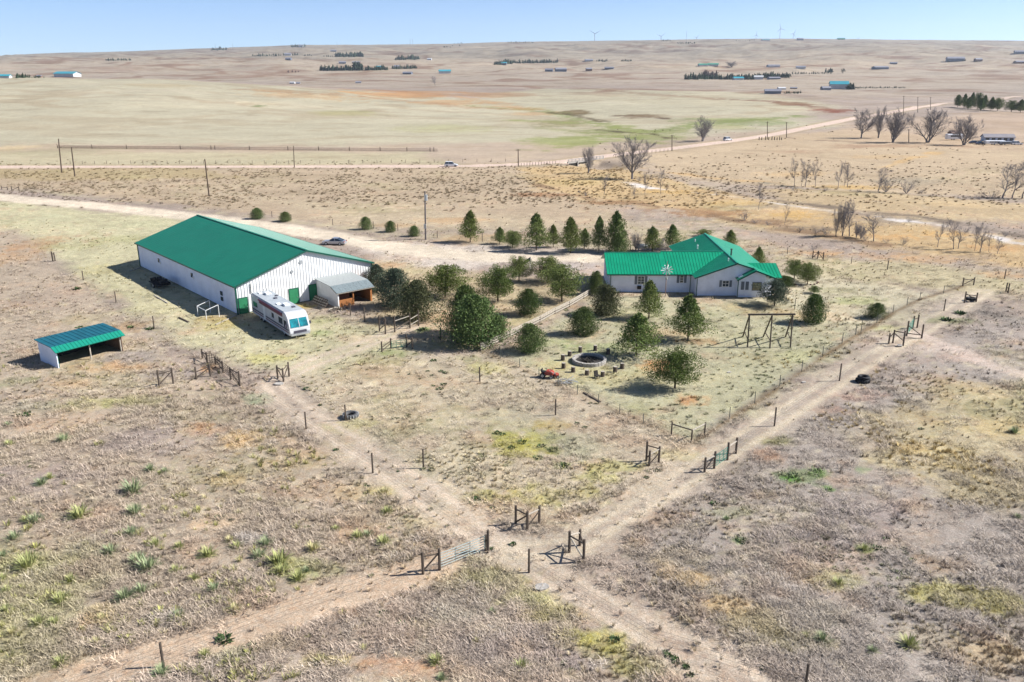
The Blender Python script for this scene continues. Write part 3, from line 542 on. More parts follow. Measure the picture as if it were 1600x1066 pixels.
def grow_all():
    def tuft(nm, *a, **k):
        me = blades(*a, **k).mesh(nm, TUFTM); return me
    dry = tuft('dry_tangle', 34, .55, .22, .55, .016, .05, .75, 3, bend=-.3)
    up = tuft('grass_tuft', 26, .10, .2, .38, .014, .6, 1.35, 4)
    dome = tuft('scrub_dome', 60, .26, .22, .42, .022, .5, 1.45, 8)
    low = tuft('low_plant', 40, .22, .1, .24, .03, .2, 1.3, 6)
    def k_dry(x, y, tr, sage, yd, sp):
        n = fbm(x, y, 6, 701, 3); return np.where(tr, .03, .62) * np.clip(.48 + 1.2 * n + .5 * fbm(x, y, 2.2, 703, 2), .04, 1) * (1 - .8 * yd) * fieldish(x, y)
    def fieldish(x, y): return np.where(poly_sd(x, y, BARNYARD) < 0, .25, 1) * np.where(poly_sd(x, y, MIDPAD) < 0, .45, 1)
    grow('dry_weeds', 'tangled dry grey and tan weeds covering the paddocks', dry, 75000, 33, 170, 1.75, k_dry, .55, 1.2, lin((218, 200, 180)) * .76, gain=1.12)
    grow('dead_stalks', 'pale bleached dead stalks lying over the paddocks', dry, 26000, 33, 140, 1.75, lambda x, y, tr, sage, yd, sp: k_dry(x, y, tr, sage, yd, sp) * sst(-.1, .5, fbm(x, y, 9, 713, 3)), .6, 1.2, lin((236, 224, 210)) * .85)
    grow('dark_weed_clumps', 'small dark brown weed clumps scattered through the dry paddocks', up, 34000, 33, 200, 1.7, lambda x, y, tr, sage, yd, sp: np.where(tr, .03, .6) * sst(.0, .5, fbm(x, y, 4, 721, 3)) * (1 - .5 * yd) * fieldish(x, y), .6, 1.3, lin((122, 108, 88)) * .6)
    grow('straw_grass', 'short straw coloured grass tufts in the paddocks', up, 60000, 33, 190, 1.7, lambda x, y, tr, sage, yd, sp: np.where(tr, .08, .7) * sst(-.25, .5, fbm(x, y, 11, 731, 3)), .5, 1.1, lin((222, 206, 150)) * .72)
    grow('olive_grass', 'short olive green grass coming up in patches', low, 26000, 33, 200, 1.6, lambda x, y, tr, sage, yd, sp: np.where(tr, .03, .6) * np.clip(.9 * sst(.25, .7, fbm(x, y, 13, 741, 3)) + .9 * yd * sst(-.3, .4, fbm(x, y, 5, 743, 3)), 0, 1), .5, 1.2, lin((122, 138, 82)) * .52, mixr=(.3, .9))
    grow('yellow_grass', 'taller yellow green grass tufts in the left foreground', up, 9000, 33, 95, 1.7, lambda x, y, tr, sage, yd, sp: np.where(tr, 0, .8) * sst(.05, .5, fbm(x, y, 8, 771, 3)) * (x < -8 - (y - 45) * .1), .8, 1.8, lin((198, 196, 118)) * .62, mixr=(.4, 1.))
    grow('gold_grass', 'taller gold grass tufts in the upper right paddock', up, 16000, 60, 130, 1.7, lambda x, y, tr, sage, yd, sp: np.where(tr, 0, .8) * sst(-.05, .5, fbm(x, y, 9, 773, 3)) * (x > 26 + (y < 75) * 8), .7, 1.5, lin((222, 198, 140)) * .68, mixr=(.4, 1.))
    grow('sage_scrub', 'low grey green scrub tufts beyond the driveway', dome, 90000, 190, 330, 1.2, lambda x, y, tr, sage, yd, sp: np.where(tr, 0, .8) * sage * .24 * sst(-.6, .5, fbm(x, y, 9, 751, 3) + .3 * fbm(x, y, 2.5, 757, 2)), .6, 1.5, lin((158, 150, 114)) * .72)
    grow('far_scrub', 'thin scrub tufts along the creek flats', dome, 26000, 200, 520, 1.2, lambda x, y, tr, sage, yd, sp: np.where(tr, 0, .15) * sst(-.1, .6, fbm(x, y, 16, 761, 3)) * (x > -20 + (y > 330) * 60), .7, 1.6, lin((158, 142, 110)) * .7)
BARNYARD = W2([(0, 300), (330, 345), (420, 480), (660, 548), (560, 585), (450, 592), (330, 566), (150, 448), (0, 372)])
MIDPAD = W2([(455, 596), (750, 553), (1045, 700), (850, 850), (660, 738)])

# ------------------------------------------------------------------ trees
def leaf_shell(b, c, r, n, ll, lw, rg, out=None, upb=.25):
    """needle clusters through a lump: little upright-ish slivers pointing outwards"""
    for _ in range(n):
        d = Vector((rg.gauss(0, 1), rg.gauss(0, 1), rg.gauss(0, 1))); d.normalize()
        p = Vector(c) + Vector((d.x * r[0], d.y * r[1], d.z * r[2])) * (rg.random() ** .4)
        q = (d + Vector((rg.gauss(0, .5), rg.gauss(0, .5), rg.gauss(0, .5) + upb))).normalized(); u = q.cross(Vector((rg.gauss(0, 1), rg.gauss(0, 1), rg.gauss(0, 1)))).normalized()
        l = ll * rg.uniform(.6, 1.3); w_ = lw * rg.uniform(.6, 1.2)
        b.add([p - u * w_, p + q * l * .15 + u * w_, p + q * l, ], [(0, 1, 2)])
        b.add([p - q * l * .3, p + u * w_ * 1.2 + q * l * .4, p - u * w_ + q * l * .7], [(0, 1, 2)])
TV = {}
def conifer_mesh(kind, seed):
    """trunk and crown one unit high and one unit wide"""
    k = (kind, seed)
    if k in TV: return TV[k]
    r = random.Random(seed * 13 + len(kind)); tr = MB(); cr = MB()
    lean = (r.uniform(-.03, .03), r.uniform(-.03, .03))
    if kind == 'pine':      # rounded ponderosa with a bare lower trunk
        base = .20; prof = lambda t: .50 * max(0, math.sin(math.pi * (.14 + .80 * t) ** .85)) ** .6
        nl, tw = 42, .030
    elif kind == 'tall':    # conical pine
        base = .16; prof = lambda t: .52 * (1 - t) ** .72 * min(1, t * 5 + .45); nl, tw = 40, .026
    elif kind == 'juniper':
        base = .0; prof = lambda t: .50 * (max(0, 1 - t ** 2.1)) ** .62 * min(1, t * 2.2 + .62); nl, tw = 60, .03
    else:                    # spire
        base = .02; prof = lambda t: .5 * (1 - t) ** .75 * min(1, t * 4 + .7); nl, tw = 50, .026
    tr.tube((0, 0, -.02), (lean[0], lean[1], .86 if kind != 'juniper' else .6), tw, tw * .3, 7)
    for i in range(nl):
        t = (i + r.random()) / nl
        if kind == 'pine': t = t ** 1.1
        z = base + (1 - base) * t * .93; a = i * 2.39996 + r.uniform(-.4, .4); R = prof(t) * (1 + .34 * math.sin(a * 2 + seed * 1.7) * math.sin(t * 9 + seed))
        rr = R * (r.uniform(.35, 1.15) if kind == 'pine' else r.uniform(.45, 1.05) if kind == 'tall' else r.uniform(.55, .92))
        x, y = lean[0] * t + math.cos(a) * rr, lean[1] * t + math.sin(a) * rr
        if kind in ('pine', 'tall'):
            tr.tube((lean[0] * t, lean[1] * t, max(z - .07, base * .8)), (x * .9, y * .9, z), tw * .3, tw * .1, 4, cap=False)
            s = R * r.uniform(.24, .56) + .03; leaf_shell(cr, (x, y, z + .01), (s, s, s * r.uniform(.45, .75)), int(3900 * s * s + 90) if kind == 'pine' else 170, .030, .0098, r)
        else:
            s = R * r.uniform(.34, .5) + .04; leaf_shell(cr, (x, y, z + .04), (s, s, s * .95), 170, .034, .010, r, upb=.7)
    if kind == 'pine':
        for t in (.3, .5, .7): leaf_shell(cr, (lean[0] * t, lean[1] * t, base + (1 - base) * t), (prof(t) * .5,) * 2 + (.12,), 170, .05, .018, r)
    if kind != 'pine':       # inner mass so that the sky does not show straight through
        for t in (.15, .35, .55, .75): leaf_shell(cr, (lean[0] * t, lean[1] * t, base + (1 - base) * t), (prof(t) * .8,) * 2 + (.14,), 200, .05, .018, r)
    leaf_shell(cr, (lean[0], lean[1], .94), (.07, .07, .06), 26, .05, .012, r)
    TV[k] = (tr.mesh(kind + '_trunk', M_bark), cr); return TV[k]
CM = {}
def tree(px, yb, yt, wpx, kind, m, label, cat='tree', name=None, group=None, seed=None):
    p = P(px, yb); p.z = float(ground_z(p.x, p.y)[0]); h = ztop(p, yt) - p.z; wd = wpx * mpp(p) * 1.08
    seed = seed if seed is not None else int(px) % 4
    trm, cr = conifer_mesh(kind, seed)
    key = (kind, seed, m.name)
    if key not in CM: CM[key] = cr.mesh(kind + '_crown', m)
    t = thing(name or {'pine': 'pine_tree', 'tall': 'pine_tree', 'juniper': 'juniper', 'spire': 'spruce_tree'}[kind], label, cat, p, (px * 1.7) % 6.28, group)
    link('trunk', trm, t, scale=(max(wd, h * .5) * .9, max(wd, h * .5) * .9, h)); link('crown', CM[key], t, scale=(wd, wd, h)); return t
def bare_mesh(seed, spread=1., n0=3, depth=6, thick=1., multi=1):
    """leafless tree: long rising limbs that carry side branches and fine twigs"""
    k = ('b', seed, depth, multi > 1, multi > 3)
    if k in TV: return TV[k]
    r = random.Random(seed * 7 + depth + multi); tr = MB(); cr = MB()
    def limb(p, d, L_, rad, lv, first=0.):
        n_ = 6 if lv > 1 else (4 if lv == 1 else 3); q = p
        for s in range(n_):
            d = (d + Vector((r.gauss(0, .13), r.gauss(0, .13), r.gauss(0, .08) + .05))).normalized(); q2 = q + d * L_ / n_
            r0 = rad * (1 - .8 * s / n_); r1 = rad * (1 - .8 * (s + 1) / n_)
            (tr if lv == 3 else cr).tube(q, q2, max(r0, .0022), max(r1, .0018), 5 if lv == 3 else 3, cap=False); q = q2
            if lv > 0 and (s + 1) / n_ > first:
                for c in range(2 if r.random() < (.6 if multi == 1 else .32) else 1):
                    a = r.uniform(0, 6.283); u = d.orthogonal().normalized(); w_ = d.cross(u); sd = (d + (u * math.cos(a) + w_ * math.sin(a)) * r.uniform(.5, 1.0)).normalized()
                    limb(q, sd, L_ * r.uniform(.38, .6) * (1.1 - .5 * s / n_), r1 * .6 + .001, lv - 1)
    if depth <= 5 or multi > 3:
        for i in range(7): a = i * 2.4; limb(Vector((0, 0, -.02)), Vector((math.cos(a) * r.uniform(.3, 1.1), math.sin(a) * r.uniform(.3, 1.1), 1)).normalized(), .8, .014, 2)
    elif depth == 7 or multi > 1:
        m0 = max(multi, 1)
        for i in range(m0 + 1 if multi > 1 else 1):
            a = i * 2.6 + seed; b0 = Vector((math.cos(a) * .02, math.sin(a) * .02, -.02)) if multi > 1 else Vector((0, 0, -.02)); d = Vector((math.cos(a) * .25, math.sin(a) * .25, 1)).normalized() if multi > 1 else Vector((0, 0, 1))
            top = b0 + d * (.10 if multi > 1 else .18); tr.tube(b0, top, .034, .028, 7)
            for j in range(2 if multi > 1 else 4): a2 = a + j * (2.9 if multi > 1 else 1.6); limb(top, (d + Vector((math.cos(a2), math.sin(a2), 0)) * r.uniform(.3, .75)).normalized(), .78, .020, 3, .15)
    else:
        limb(Vector((0, 0, -.02)), Vector((r.gauss(0, .12), r.gauss(0, .12), 1)).normalized(), .95, .020, 3, .25)
    mx = max(v[2] for v in tr.v + cr.v); xs = sorted(math.hypot(v[0], v[1]) for v in cr.v); wd = xs[int(len(xs) * .95)] * 2
    for b in (tr, cr): b.v = [(v[0] / wd, v[1] / wd, v[2] / mx) for v in b.v]
    TV[k] = (tr, cr); return TV[k]
def bare(px, yb, yt, wpx, label, m=None, spread=1., depth=6, multi=1, seed=None, name='bare_tree', cat='bare tree', group=None, thick=1.):
    m = m or M_bare; p = P(px, yb); h = ztop(p, yt) - p.z; wd = wpx * mpp(p); seed = seed if seed is not None else int(px) % 5
    seed = seed % 3; tr, cr = bare_mesh(seed, spread, 3, depth, thick, multi); key = ('b', seed, depth, multi > 1, multi > 3, m.name)
    if key not in CM: CM[key] = (tr.mesh('bare_trunk', m), cr.mesh('bare_branches', m))
    t = thing(name, label, cat, p, (px * 2.3) % 6.28, group)
    link('trunk', CM[key][0], t, scale=(wd, wd, h)); link('crown', CM[key][1], t, scale=(wd, wd, h)); return t
# ------------------------------------------------------------------ barn
def bevel(me, off=.05, seg=1):
    bm = bmesh.new(); bm.from_mesh(me); bmesh.ops.recalc_face_normals(bm, faces=bm.faces)
    bmesh.ops.bevel(bm, geom=[e for e in bm.edges if len(e.link_faces) == 2 and e.calc_face_angle(0) > .25], offset=off, segments=seg, affect='EDGES', clamp_overlap=True)
    bm.to_mesh(me); bm.free(); me.update(); return me
def PXY(p):
    d = p.y * CT + (CAMZ - p.z) * ST; return 800 + FPX * p.x / d, 533 - FPX * (-(CAMZ - p.z) * CT + p.y * ST) / d
BA = P(372.2, 492.1); BRZ = math.atan2(.6615, .75); BX = Vector((.75, .6615, 0)); BY = Vector((-.6615, .75, 0)); BW, BL, BE, BR = 22.7, 41.0, 4.4, 7.95
def solve(px, base, d, lo=-5, hi=60):
    f = lambda t: PXY(base + d * t)[0] - px
    s = f(lo) < 0
    for _ in range(40):
        m = (lo + hi) / 2
        if (f(m) < 0) == s: lo = m
        else: hi = m
    return lo
def footprint(o, rz, x0, x1, y0, y1):
    c, s = math.cos(rz), math.sin(rz); FOOT.append([(o[0] + c * x - s * y, o[1] + s * x + c * y) for x, y in ((x0, y0), (x1, y0), (x1, y1), (x0, y1))])
def ribbed_wall(x0, x1, z0, ztopf, y, step=.56, rw=.13, rd=.055, out=-1, axis='x'):
    """siding with raised ribs; ztopf gives the height at each x"""
    b = MB(); x = x0; prof = []
    while x < x1 - .01:
        e = min(x + step, x1)
        prof += [(x, 0), (x + (e - x) * .70, 0), (x + (e - x) * .76, 1), (x + (e - x) * .94, 1)]; x = e
    prof.append((x1, 0))
    mid = (x0 + x1) / 2
    vs = []
    for px, r in prof:
        yy_ = y + out * rd * r
        for z in (z0, ztopf(px)): vs.append((px, yy_, z) if axis == 'x' else (yy_, px, z))
    b.add(vs, [(2 * i, 2 * i + 2, 2 * i + 3, 2 * i + 1) for i in range(len(prof) - 1)])
    return b
def roof_slope(a, b_, c, d, thick=.10, rib=.9, rw=.06, rh=.04):
    """a-b along the eave, d-c along the ridge; ribs run from eave to ridge"""
    a, b_, c, d = map(Vector, (a, b_, c, d)); m = MB(); m.poly([a, b_, c, d], thick)
    n = (b_ - a).cross(d - a).normalized(); L_ = (b_ - a).length; k = int(L_ / rib)
    for i in range(1, k):
        t = i / k; p = a.lerp(b_, t); q = d.lerp(c, t); u = (b_ - a).normalized() * rw / 2
        m.add([p - u + n * .004, p + u + n * .004, q + u + n * .004, q - u + n * .004, p - u * .5 + n * rh, p + u * .5 + n * rh, q + u * .5 + n * rh, q - u * .5 + n * rh], [(4, 5, 6, 7), (0, 4, 7, 3), (1, 2, 6, 5), (0, 1, 5, 4)])
    return m
barn = thing('metal_barn', 'huge white metal barn with a dark green gable roof at the left of the homestead', 'barn', BA, BRZ)
footprint(BA, BRZ, -.2, BW + .2, -.2, BL + .2)
hf = lambda x: BE + (BR - BE) * (1 - abs(x - BW / 2) / (BW / 2))
npan = 24
for i in range(npan):
    x0 = i * BW / npan; x1 = (i + 1) * BW / npan
    part(ribbed_wall(x0, x1, .12, lambda x: hf(x) - .05, 0, step=BW / npan / 2 + 1e-5), 'wall_panel', M_white, barn, fix=False)
bw = MB(); bw.bb((0.02, .02, 0), (BW - .02, .12, .12)); part(bw, 'base_trim', M_trim, barn)
bw = ribbed_wall(0, BL, .12, lambda y: BE - .02, 0, step=.93, rd=.02, axis='y'); part(bw, 'side_wall', M_white_shade, barn, fix=False)
bw = MB(); bw.bb((BW - .1, 0.01, 0), (BW, BL, BE - .02)); part(bw, 'side_wall', M_white_shade, barn)
bw = MB(); bw.poly([(0, BL, 0), (BW, BL, 0), (BW, BL, BE - .05), (BW / 2, BL, BR - .05), (0, BL, BE - .05)], .1); part(bw, 'end_wall', M_white_shade, barn)
ov = .35; sl_ = (BR - BE) / (BW / 2)
part(roof_slope((-ov, BL + ov, BE - ov * sl_ + .02), (-ov, -ov, BE - ov * sl_ + .02), (BW / 2, -ov, BR + .02), (BW / 2, BL + ov, BR + .02), rib=1.02, rw=.04, rh=.02), 'roof_slope', M_green, barn)
part(roof_slope((BW + ov, -ov, BE - ov * sl_ + .02), (BW + ov, BL + ov, BE - ov * sl_ + .02), (BW / 2, BL + ov, BR + .02), (BW / 2, -ov, BR + .02), rib=1.02, rw=.04, rh=.02), 'roof_slope', M_green, barn)
rc = MB(); rc.beam((BW / 2, -ov - .02, BR + .06), (BW / 2, BL + ov + .02, BR + .06), .34, .05); part(rc, 'ridge_cap', M_green, barn)
tr_ = MB()
for s in (0, 1):
    x = -ov if s == 0 else BW + ov
    tr_.beam((x, -ov - .04, BE - ov * sl_ - .08), (BW / 2, -ov - .04, BR - .08), .06, .24)
    tr_.beam((x + (-.05 if s == 0 else .05), -ov, BE - ov * sl_ - .07), (x + (-.05 if s == 0 else .05), BL + ov, BE - ov * sl_ - .07), .08, .2)
part(tr_, 'roof_trim', M_trim, barn)
for cx_, cy_ in ((-.03, -.03), (BW + .03, -.03), (-.03, BL + .03)):
    c = MB(); c.box((cx_, cy_, (BE - .1) / 2), (.2, .2, BE - .1)); part(c, 'corner_trim', M_trim, barn)
def door(x0, x1, h, m=M_gdoor, z0=.06):
    d_ = MB(); d_.bb((x0, -.10, z0), (x1, -.04, h)); o = part(d_, 'door', m, barn)
    f = MB(); f.bb((x0 - .09, -.12, z0), (x0, -.03, h + .09)); f.bb((x1, -.12, z0), (x1 + .09, -.03, h + .09)); f.bb((x0, -.12, h), (x1, -.03, h + .09)); part(f, 'door_frame', M_trim, o)
    f = MB(); f.box((x1 - .14, -.13, 1.0), (.06, .07, .14)); part(f, 'handle', M_steel, o)
gxx = lambda px: solve(px, BA, BX, -2, 30)
door(.28, gxx(388), 2.35); door(gxx(453.3), gxx(467), 2.35); door(gxx(484.5), gxx(497), 2.45)
for px, py, r in ((475, 409.6, .3), (460, 424.6, .22)):
    t = gxx(px); pt = BA + BX * t; z = ztop(pt, py); v = MB(); v.tube((t, -.10, z), (t, -.04, z), r, r, 12); part(v, 'wall_vent', M_steel, barn)
t = gxx(395); v = MB(); v.tube((t, -.12, 2.9), (t, -.12, 4.3), .05, .05, 6); part(v, 'conduit', M_tpost, barn)
for px, py in ((252, 407), (303.7, 430)):
    t = solve(px, BA, BY, -2, 42); pt = BA + BY * t; z = ztop(pt, py)
    v = MB(); v.bb((-.12, t - .28, z - .34), (-.02, t + .28, z + .34)); o = part(v, 'window', M_glass, barn); v = MB(); v.bb((-.10, t - .80, z - .5), (-.03, t - .34, z - .1)); part(v, 'electrical_box', M_wframe, barn)
t = solve(349, BA, BY, -2, 42)
for z in (2.2, 1.35):
    v = MB(); v.bb((-.12, t - .35, z - .3), (-.02, t + .35, z + .3)); part(v, 'window', M_glass, barn)

# open woodshed against the gable
def BLc(x, y, z=0): return BA + BX * x + BY * y + Vector((0, 0, z))
shed = thing('lean_to_shed', 'small open woodshed with grey shingle roof against the white barn gable', 'shed', BLc(12.7, -6.4), BRZ); SW_, SDp = 5.9, 6.2
footprint(BLc(12.7, -6.4), BRZ, 0, SW_, 0, SDp)
m_ = MB(); m_.prism([(.0, 0), (SDp, 0), (SDp, 3.25), (1.5, 3.0), (0, 2.35)], 0, .1); part(m_, 'side_wall', M_white, shed)
m_ = MB(); m_.prism([(.0, 0), (SDp, 0), (SDp, 3.25), (1.5, 3.0), (0, 2.35)], SW_ - .1, SW_); part(m_, 'side_wall', M_plank, shed)
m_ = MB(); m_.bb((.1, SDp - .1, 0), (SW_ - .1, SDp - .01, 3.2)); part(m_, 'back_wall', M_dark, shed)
for i in range(5):
    m_ = MB(); m_.bb((.12, .02 + .006 * (i % 2), .08 + i * .21), (2.55, .07 + .006 * (i % 2), .27 + i * .21)); part(m_, 'plank', M_plank, shed)
m_ = MB(); m_.bb((.12, .9, .05), (2.5, .95, 2.4)); part(m_, 'inner_wall', mat('red_brown_boards', (.20, .075, .045), .85, 0, .25, 3, stretch=(1, 1, 6)), shed)
for x in (2.65, SW_ - .2, .1):
    m_ = MB(); m_.box((x, .06, 1.15), (.18, .18, 2.3)); part(m_, 'post', M_plank if x > 1 else M_wframe, shed)
m_ = MB(); m_.bb((0, -.02, 2.2), (SW_, .08, 2.38)); part(m_, 'beam', M_wframe, shed)
sg = M_shingle
for k in range(5):
    y0 = -.35 + k * .37; z0 = 2.26 + k * .158
    for j in range(7):
        x0 = -.3 + j * .93; m_ = MB(); m_.poly([(x0 + .01, y0, z0 + .05), (x0 + .92, y0, z0 + .05), (x0 + .92, y0 + .40, z0 + .20), (x0 + .01, y0 + .40, z0 + .20)], .04); part(m_, 'shingle', sg, shed)
m_ = MB(); m_.poly([(-.3, 1.5, 3.1), (SW_ + .3, 1.5, 3.1), (SW_ + .3, SDp, 3.4), (-.3, SDp, 3.4)], .08); part(m_, 'upper_roof', mat('pale_grey_shingles', (.34, .36, .35), .9, 0, .2, 7, bump=.3), shed)
m_ = MB(); m_.poly([(-.32, -.36, 2.2), (SW_ + .32, -.36, 2.2), (SW_ + .32, 1.5, 3.0), (-.32, 1.5, 3.0)], .06); part(m_, 'roof_deck', M_rail, shed)

def pallet(parent_label, base, rz, tilt, cat='pallet'):
    t = thing('wooden_pallet', parent_label, cat, base, rz, group='pallets leaning by the woodshed'); t.rotation_euler = (tilt, 0, rz)
    for i in range(6):
        m_ = MB(); m_.box((0, -.5 + i * .2, .13), (1.25, .12, .025)); part(m_, 'slat', M_rail if i % 2 else M_wood, t)
    for x in (-.55, 0, .55):
        m_ = MB(); m_.box((x, 0, .06), (.06, 1.15, .11)); part(m_, 'runner', M_wood, t)
for i, lb in enumerate(('weathered pallet leaning on the woodshed side wall, nearest the green door', 'weathered pallet leaning in the middle of the pallet row by the woodshed', 'weathered pallet leaning nearest the open front of the woodshed', 'tilted pallet in front of the leaning pallet row by the firewood')):
    pallet(lb, BLc(11.7 - (i == 3) * .7, -1.6 - i * 1.25, .55), BRZ + math.pi / 2, math.radians(-52))
t = thing('firewood_pile', 'low heap of pale split firewood beside the woodshed opening', 'firewood', BLc(12.0, -7.1), BRZ); r = random.Random(3)
lg = MB()
for i in range(34):
    x, y = r.gauss(0, .75), r.gauss(0, .5); a = r.uniform(0, 3.1); l = .28; z = .09 + .42 * max(0, 1 - math.hypot(x / 1.5, y)) * r.random()
    m_ = MB(); m_.tube((x - l * math.cos(a), y - l * math.sin(a), z), (x + l * math.cos(a), y + l * math.sin(a), z + r.uniform(-.05, .05)), .09, .08, 6); part(m_, 'log', M_rail if r.random() < .6 else M_wood, t)

# ------------------------------------------------------------------ house
HO = Vector((28.3, 125.6, 0)); HRZ = math.radians(-.6)
house = thing('ranch_house', 'off white ranch house with bright green metal gable roofs and grey shutters', 'house', HO, HRZ)
footprint(HO, HRZ, -13, .3, 2, 13); footprint(HO, HRZ, 0, 12.5, -.6, 24)
EZ = 3.0; MX = 6.45; MR = 5.35; W2_ = 12.9; MS = (MR - EZ) / MX
wl = MB(); wl.prism([(0.45, 0), (W2_ - .45, 0), (W2_ - .45, EZ + .1), (MX, MR - .06), (.45, EZ + .1)], .45, 23.5, 'y'); part(wl, 'main_wall', M_house, house)
wl = MB(); wl.bb((-12.8, 2.5, 0), (.5, 12.4, EZ + .12)); part(wl, 'wing_wall', M_house, house)
wl = MB(); wl.prism([(2.5, EZ + .12), (12.4, EZ + .12), (8.0, 5.0)], -12.8, -12.7); part(wl, 'gable_wall', M_house, house)
g = .46
part(roof_slope((-.0, 24.0, EZ), (-.0, -.1, EZ), (MX, -.1, MR), (MX, 24.0, MR), rib=g), 'roof_slope', M_green2, house)
part(roof_slope((W2_, -.1, EZ), (W2_, 24.0, EZ), (MX, 24.0, MR), (MX, -.1, MR), rib=g, rh=.012), 'roof_slope', M_green2, house)
part(roof_slope((-13.3, 2.1, EZ), (-4.1, 2.1, EZ), (-4.1, 7.95, 5.22), (-13.3, 7.95, 5.22), rib=g), 'roof_slope', M_green2, house)
part(roof_slope((-4.1, 2.1, EZ), (5.9, 2.1, EZ), (6.3, 8.3, 5.355), (-4.1, 8.3, 5.355), rib=g), 'roof_slope', M_green2, house)
part(roof_slope((-4.1, 13.8, EZ), (-13.3, 13.8, EZ), (-13.3, 7.95, 5.22), (-4.1, 7.95, 5.22), rib=g), 'roof_slope', M_green2, house)
part(roof_slope((5.9, 14.5, EZ), (-4.1, 14.5, EZ), (-4.1, 8.3, 5.355), (5.9, 8.3, 5.355), rib=g), 'roof_slope', M_green2, house)
# little cross gable at the right end and the bay beside it
part(roof_slope((9.2, -.05, EZ + .02), (13.5, -.05, EZ + .02), (13.5, 3.9, 4.45), (8.9, 3.9, 4.45), rib=g), 'roof_slope', M_green2, house)
part(roof_slope((13.5, 7.9, EZ), (9.2, 7.9, EZ), (9.2, 3.9, 4.45), (13.5, 3.9, 4.45), rib=g), 'roof_slope', M_green2, house)
bx0, bx1 = 6.6, 10.7
wl = MB(); wl.prism([(bx0 + .15, 0), (bx1 + .2, 0), (bx1 + .2, EZ + .5), (9.2, 4.2), (bx0 + .15, EZ + .15)], -.45, .5, 'y'); part(wl, 'bay_wall', M_house, house)
wl = MB(); wl.poly([(bx1 + .2, -.45, 0), (12.4, .6, 0), (12.4, .6, EZ + .1), (bx1 + .2, -.45, EZ + .3)], .1); part(wl, 'bay_wall', M_house, house)
part(roof_slope((bx0 - .2, .9, EZ - .12), (bx0 - .2, -1.0, EZ - .12), (9.2, -1.0, 4.42), (9.2, .9, 4.42), rib=.9), 'bay_roof', M_green2, house)
part(roof_slope((W2_ - .1, -1.0, EZ + .03), (W2_ - .1, .9, EZ + .03), (9.2, .9, 4.42), (9.2, -1.0, 4.42), rib=.9), 'bay_roof', M_green2, house)
tr_ = MB(); tr_.beam((0, -.14, EZ - .12), (MX, -.14, MR - .12), .05, .2); tr_.beam((MX, -.14, MR - .12), (9.2, -.14, 4.36), .05, .2)
tr_.beam((9.2, -1.04, 4.30), (W2_ - .1, -1.04, EZ - .08), .05, .2); tr_.beam((bx0 - .2, -1.04, EZ - .22), (9.2, -1.04, 4.30), .05, .18)
tr_.beam((-13.3, 2.04, EZ - .1), (.2, 2.04, EZ - .1), .08, .17); tr_.beam((-13.36, 2.1, EZ - .1), (-13.36, 7.95, 5.1), .06, .2); tr_.beam((13.55, -.05, EZ - .05), (13.55, 3.9, 4.36), .06, .18)
part(tr_, 'fascia', M_trim, house)
rc = MB(); rc.beam((MX, -.12, MR + .03), (MX, 24.02, MR + .03), .3, .04); rc.beam((-13.3, 7.95, 5.25), (-4.1, 7.95, 5.25), .26, .04); rc.beam((-4.1, 8.3, 5.385), (MX, 8.3, 5.385), .26, .04); part(rc, 'ridge_cap', M_green2, house)
for x, y0 in ((.5, .2), (bx0 + .1, -.52), (-12.7, 2.35), (-.1, 2.35)):
    m_ = MB(); m_.box((x, y0, (EZ - .2) / 2), (.1, .1, EZ - .2)); part(m_, 'downspout', M_trim, house)
def win(cx_, y, z, w_, h, nx=2, ny=3, shut=True, yel=False):
    m_ = MB(); m_.bb((cx_ - w_ / 2 - .07, y - .06, z - h / 2 - .07), (cx_ + w_ / 2 + .07, y + .02, z + h / 2 + .07)); o = part(m_, 'window', M_wframe if not yel else M_shut, house)
    for i in range(nx):
        for j in range(ny):
            m_ = MB(); a, b = w_ / nx, h / ny; m_.bb((cx_ - w_ / 2 + i * a + .03, y - .085, z - h / 2 + j * b + .03), (cx_ - w_ / 2 + (i + 1) * a - .03, y - .065, z - h / 2 + (j + 1) * b - .03))
            part(m_, 'pane', M_glass if not yel else mat('curtained_pane', (.30, .25, .14), .3, 0, .1), o)
    if shut:
        for s in (-1, 1):
            m_ = MB(); m_.bb((cx_ + s * (w_ / 2 + .30) - .19, y - .05, z - h / 2 - .05), (cx_ + s * (w_ / 2 + .30) + .19, y + .01, z + h / 2 + .05)); part(m_, 'shutter', M_shut, house)
hx = lambda px, yl: solve(px, HO + Vector((0, yl, 0)), Vector((1, 0, 0)), -15, 15)
win(hx(1000.5, 2.5), 2.5, 1.95, 1.0, 1.25); win(hx(1063.5, 2.5), 2.5, 2.15, .55, 1.15, 1, 3)
win(hx(1132, .45), .45, 1.95, .95, .95, 2, 2); win(hx(1180.5, -.45), -.45, 1.75, 1.3, 1.2, 3, 3, False, True)
m_ = MB()
for px in (1158.5, 1165.5):
    c = hx(px, -.45); m_ = MB(); m_.bb((c - .24, -.52, 1.2), (c + .24, -.44, 2.5)); part(m_, 'shutter', M_shut, house)
m_ = MB(); c = hx(998, 2.5); m_.bb((c - .3, 2.1, .55), (c + .3, 2.45, 1.05)); part(m_, 'air_conditioner', M_dark, house)
for x in (-1.5, 3.2, 4.6): 
    y = 2.5 if x < 0 else .45
    m_ = MB(); m_.bb((x - .03, y - .03, 0), (x + .03, y, EZ if x < 1 else EZ + x * MS)); part(m_, 'siding_batten', M_house, house)
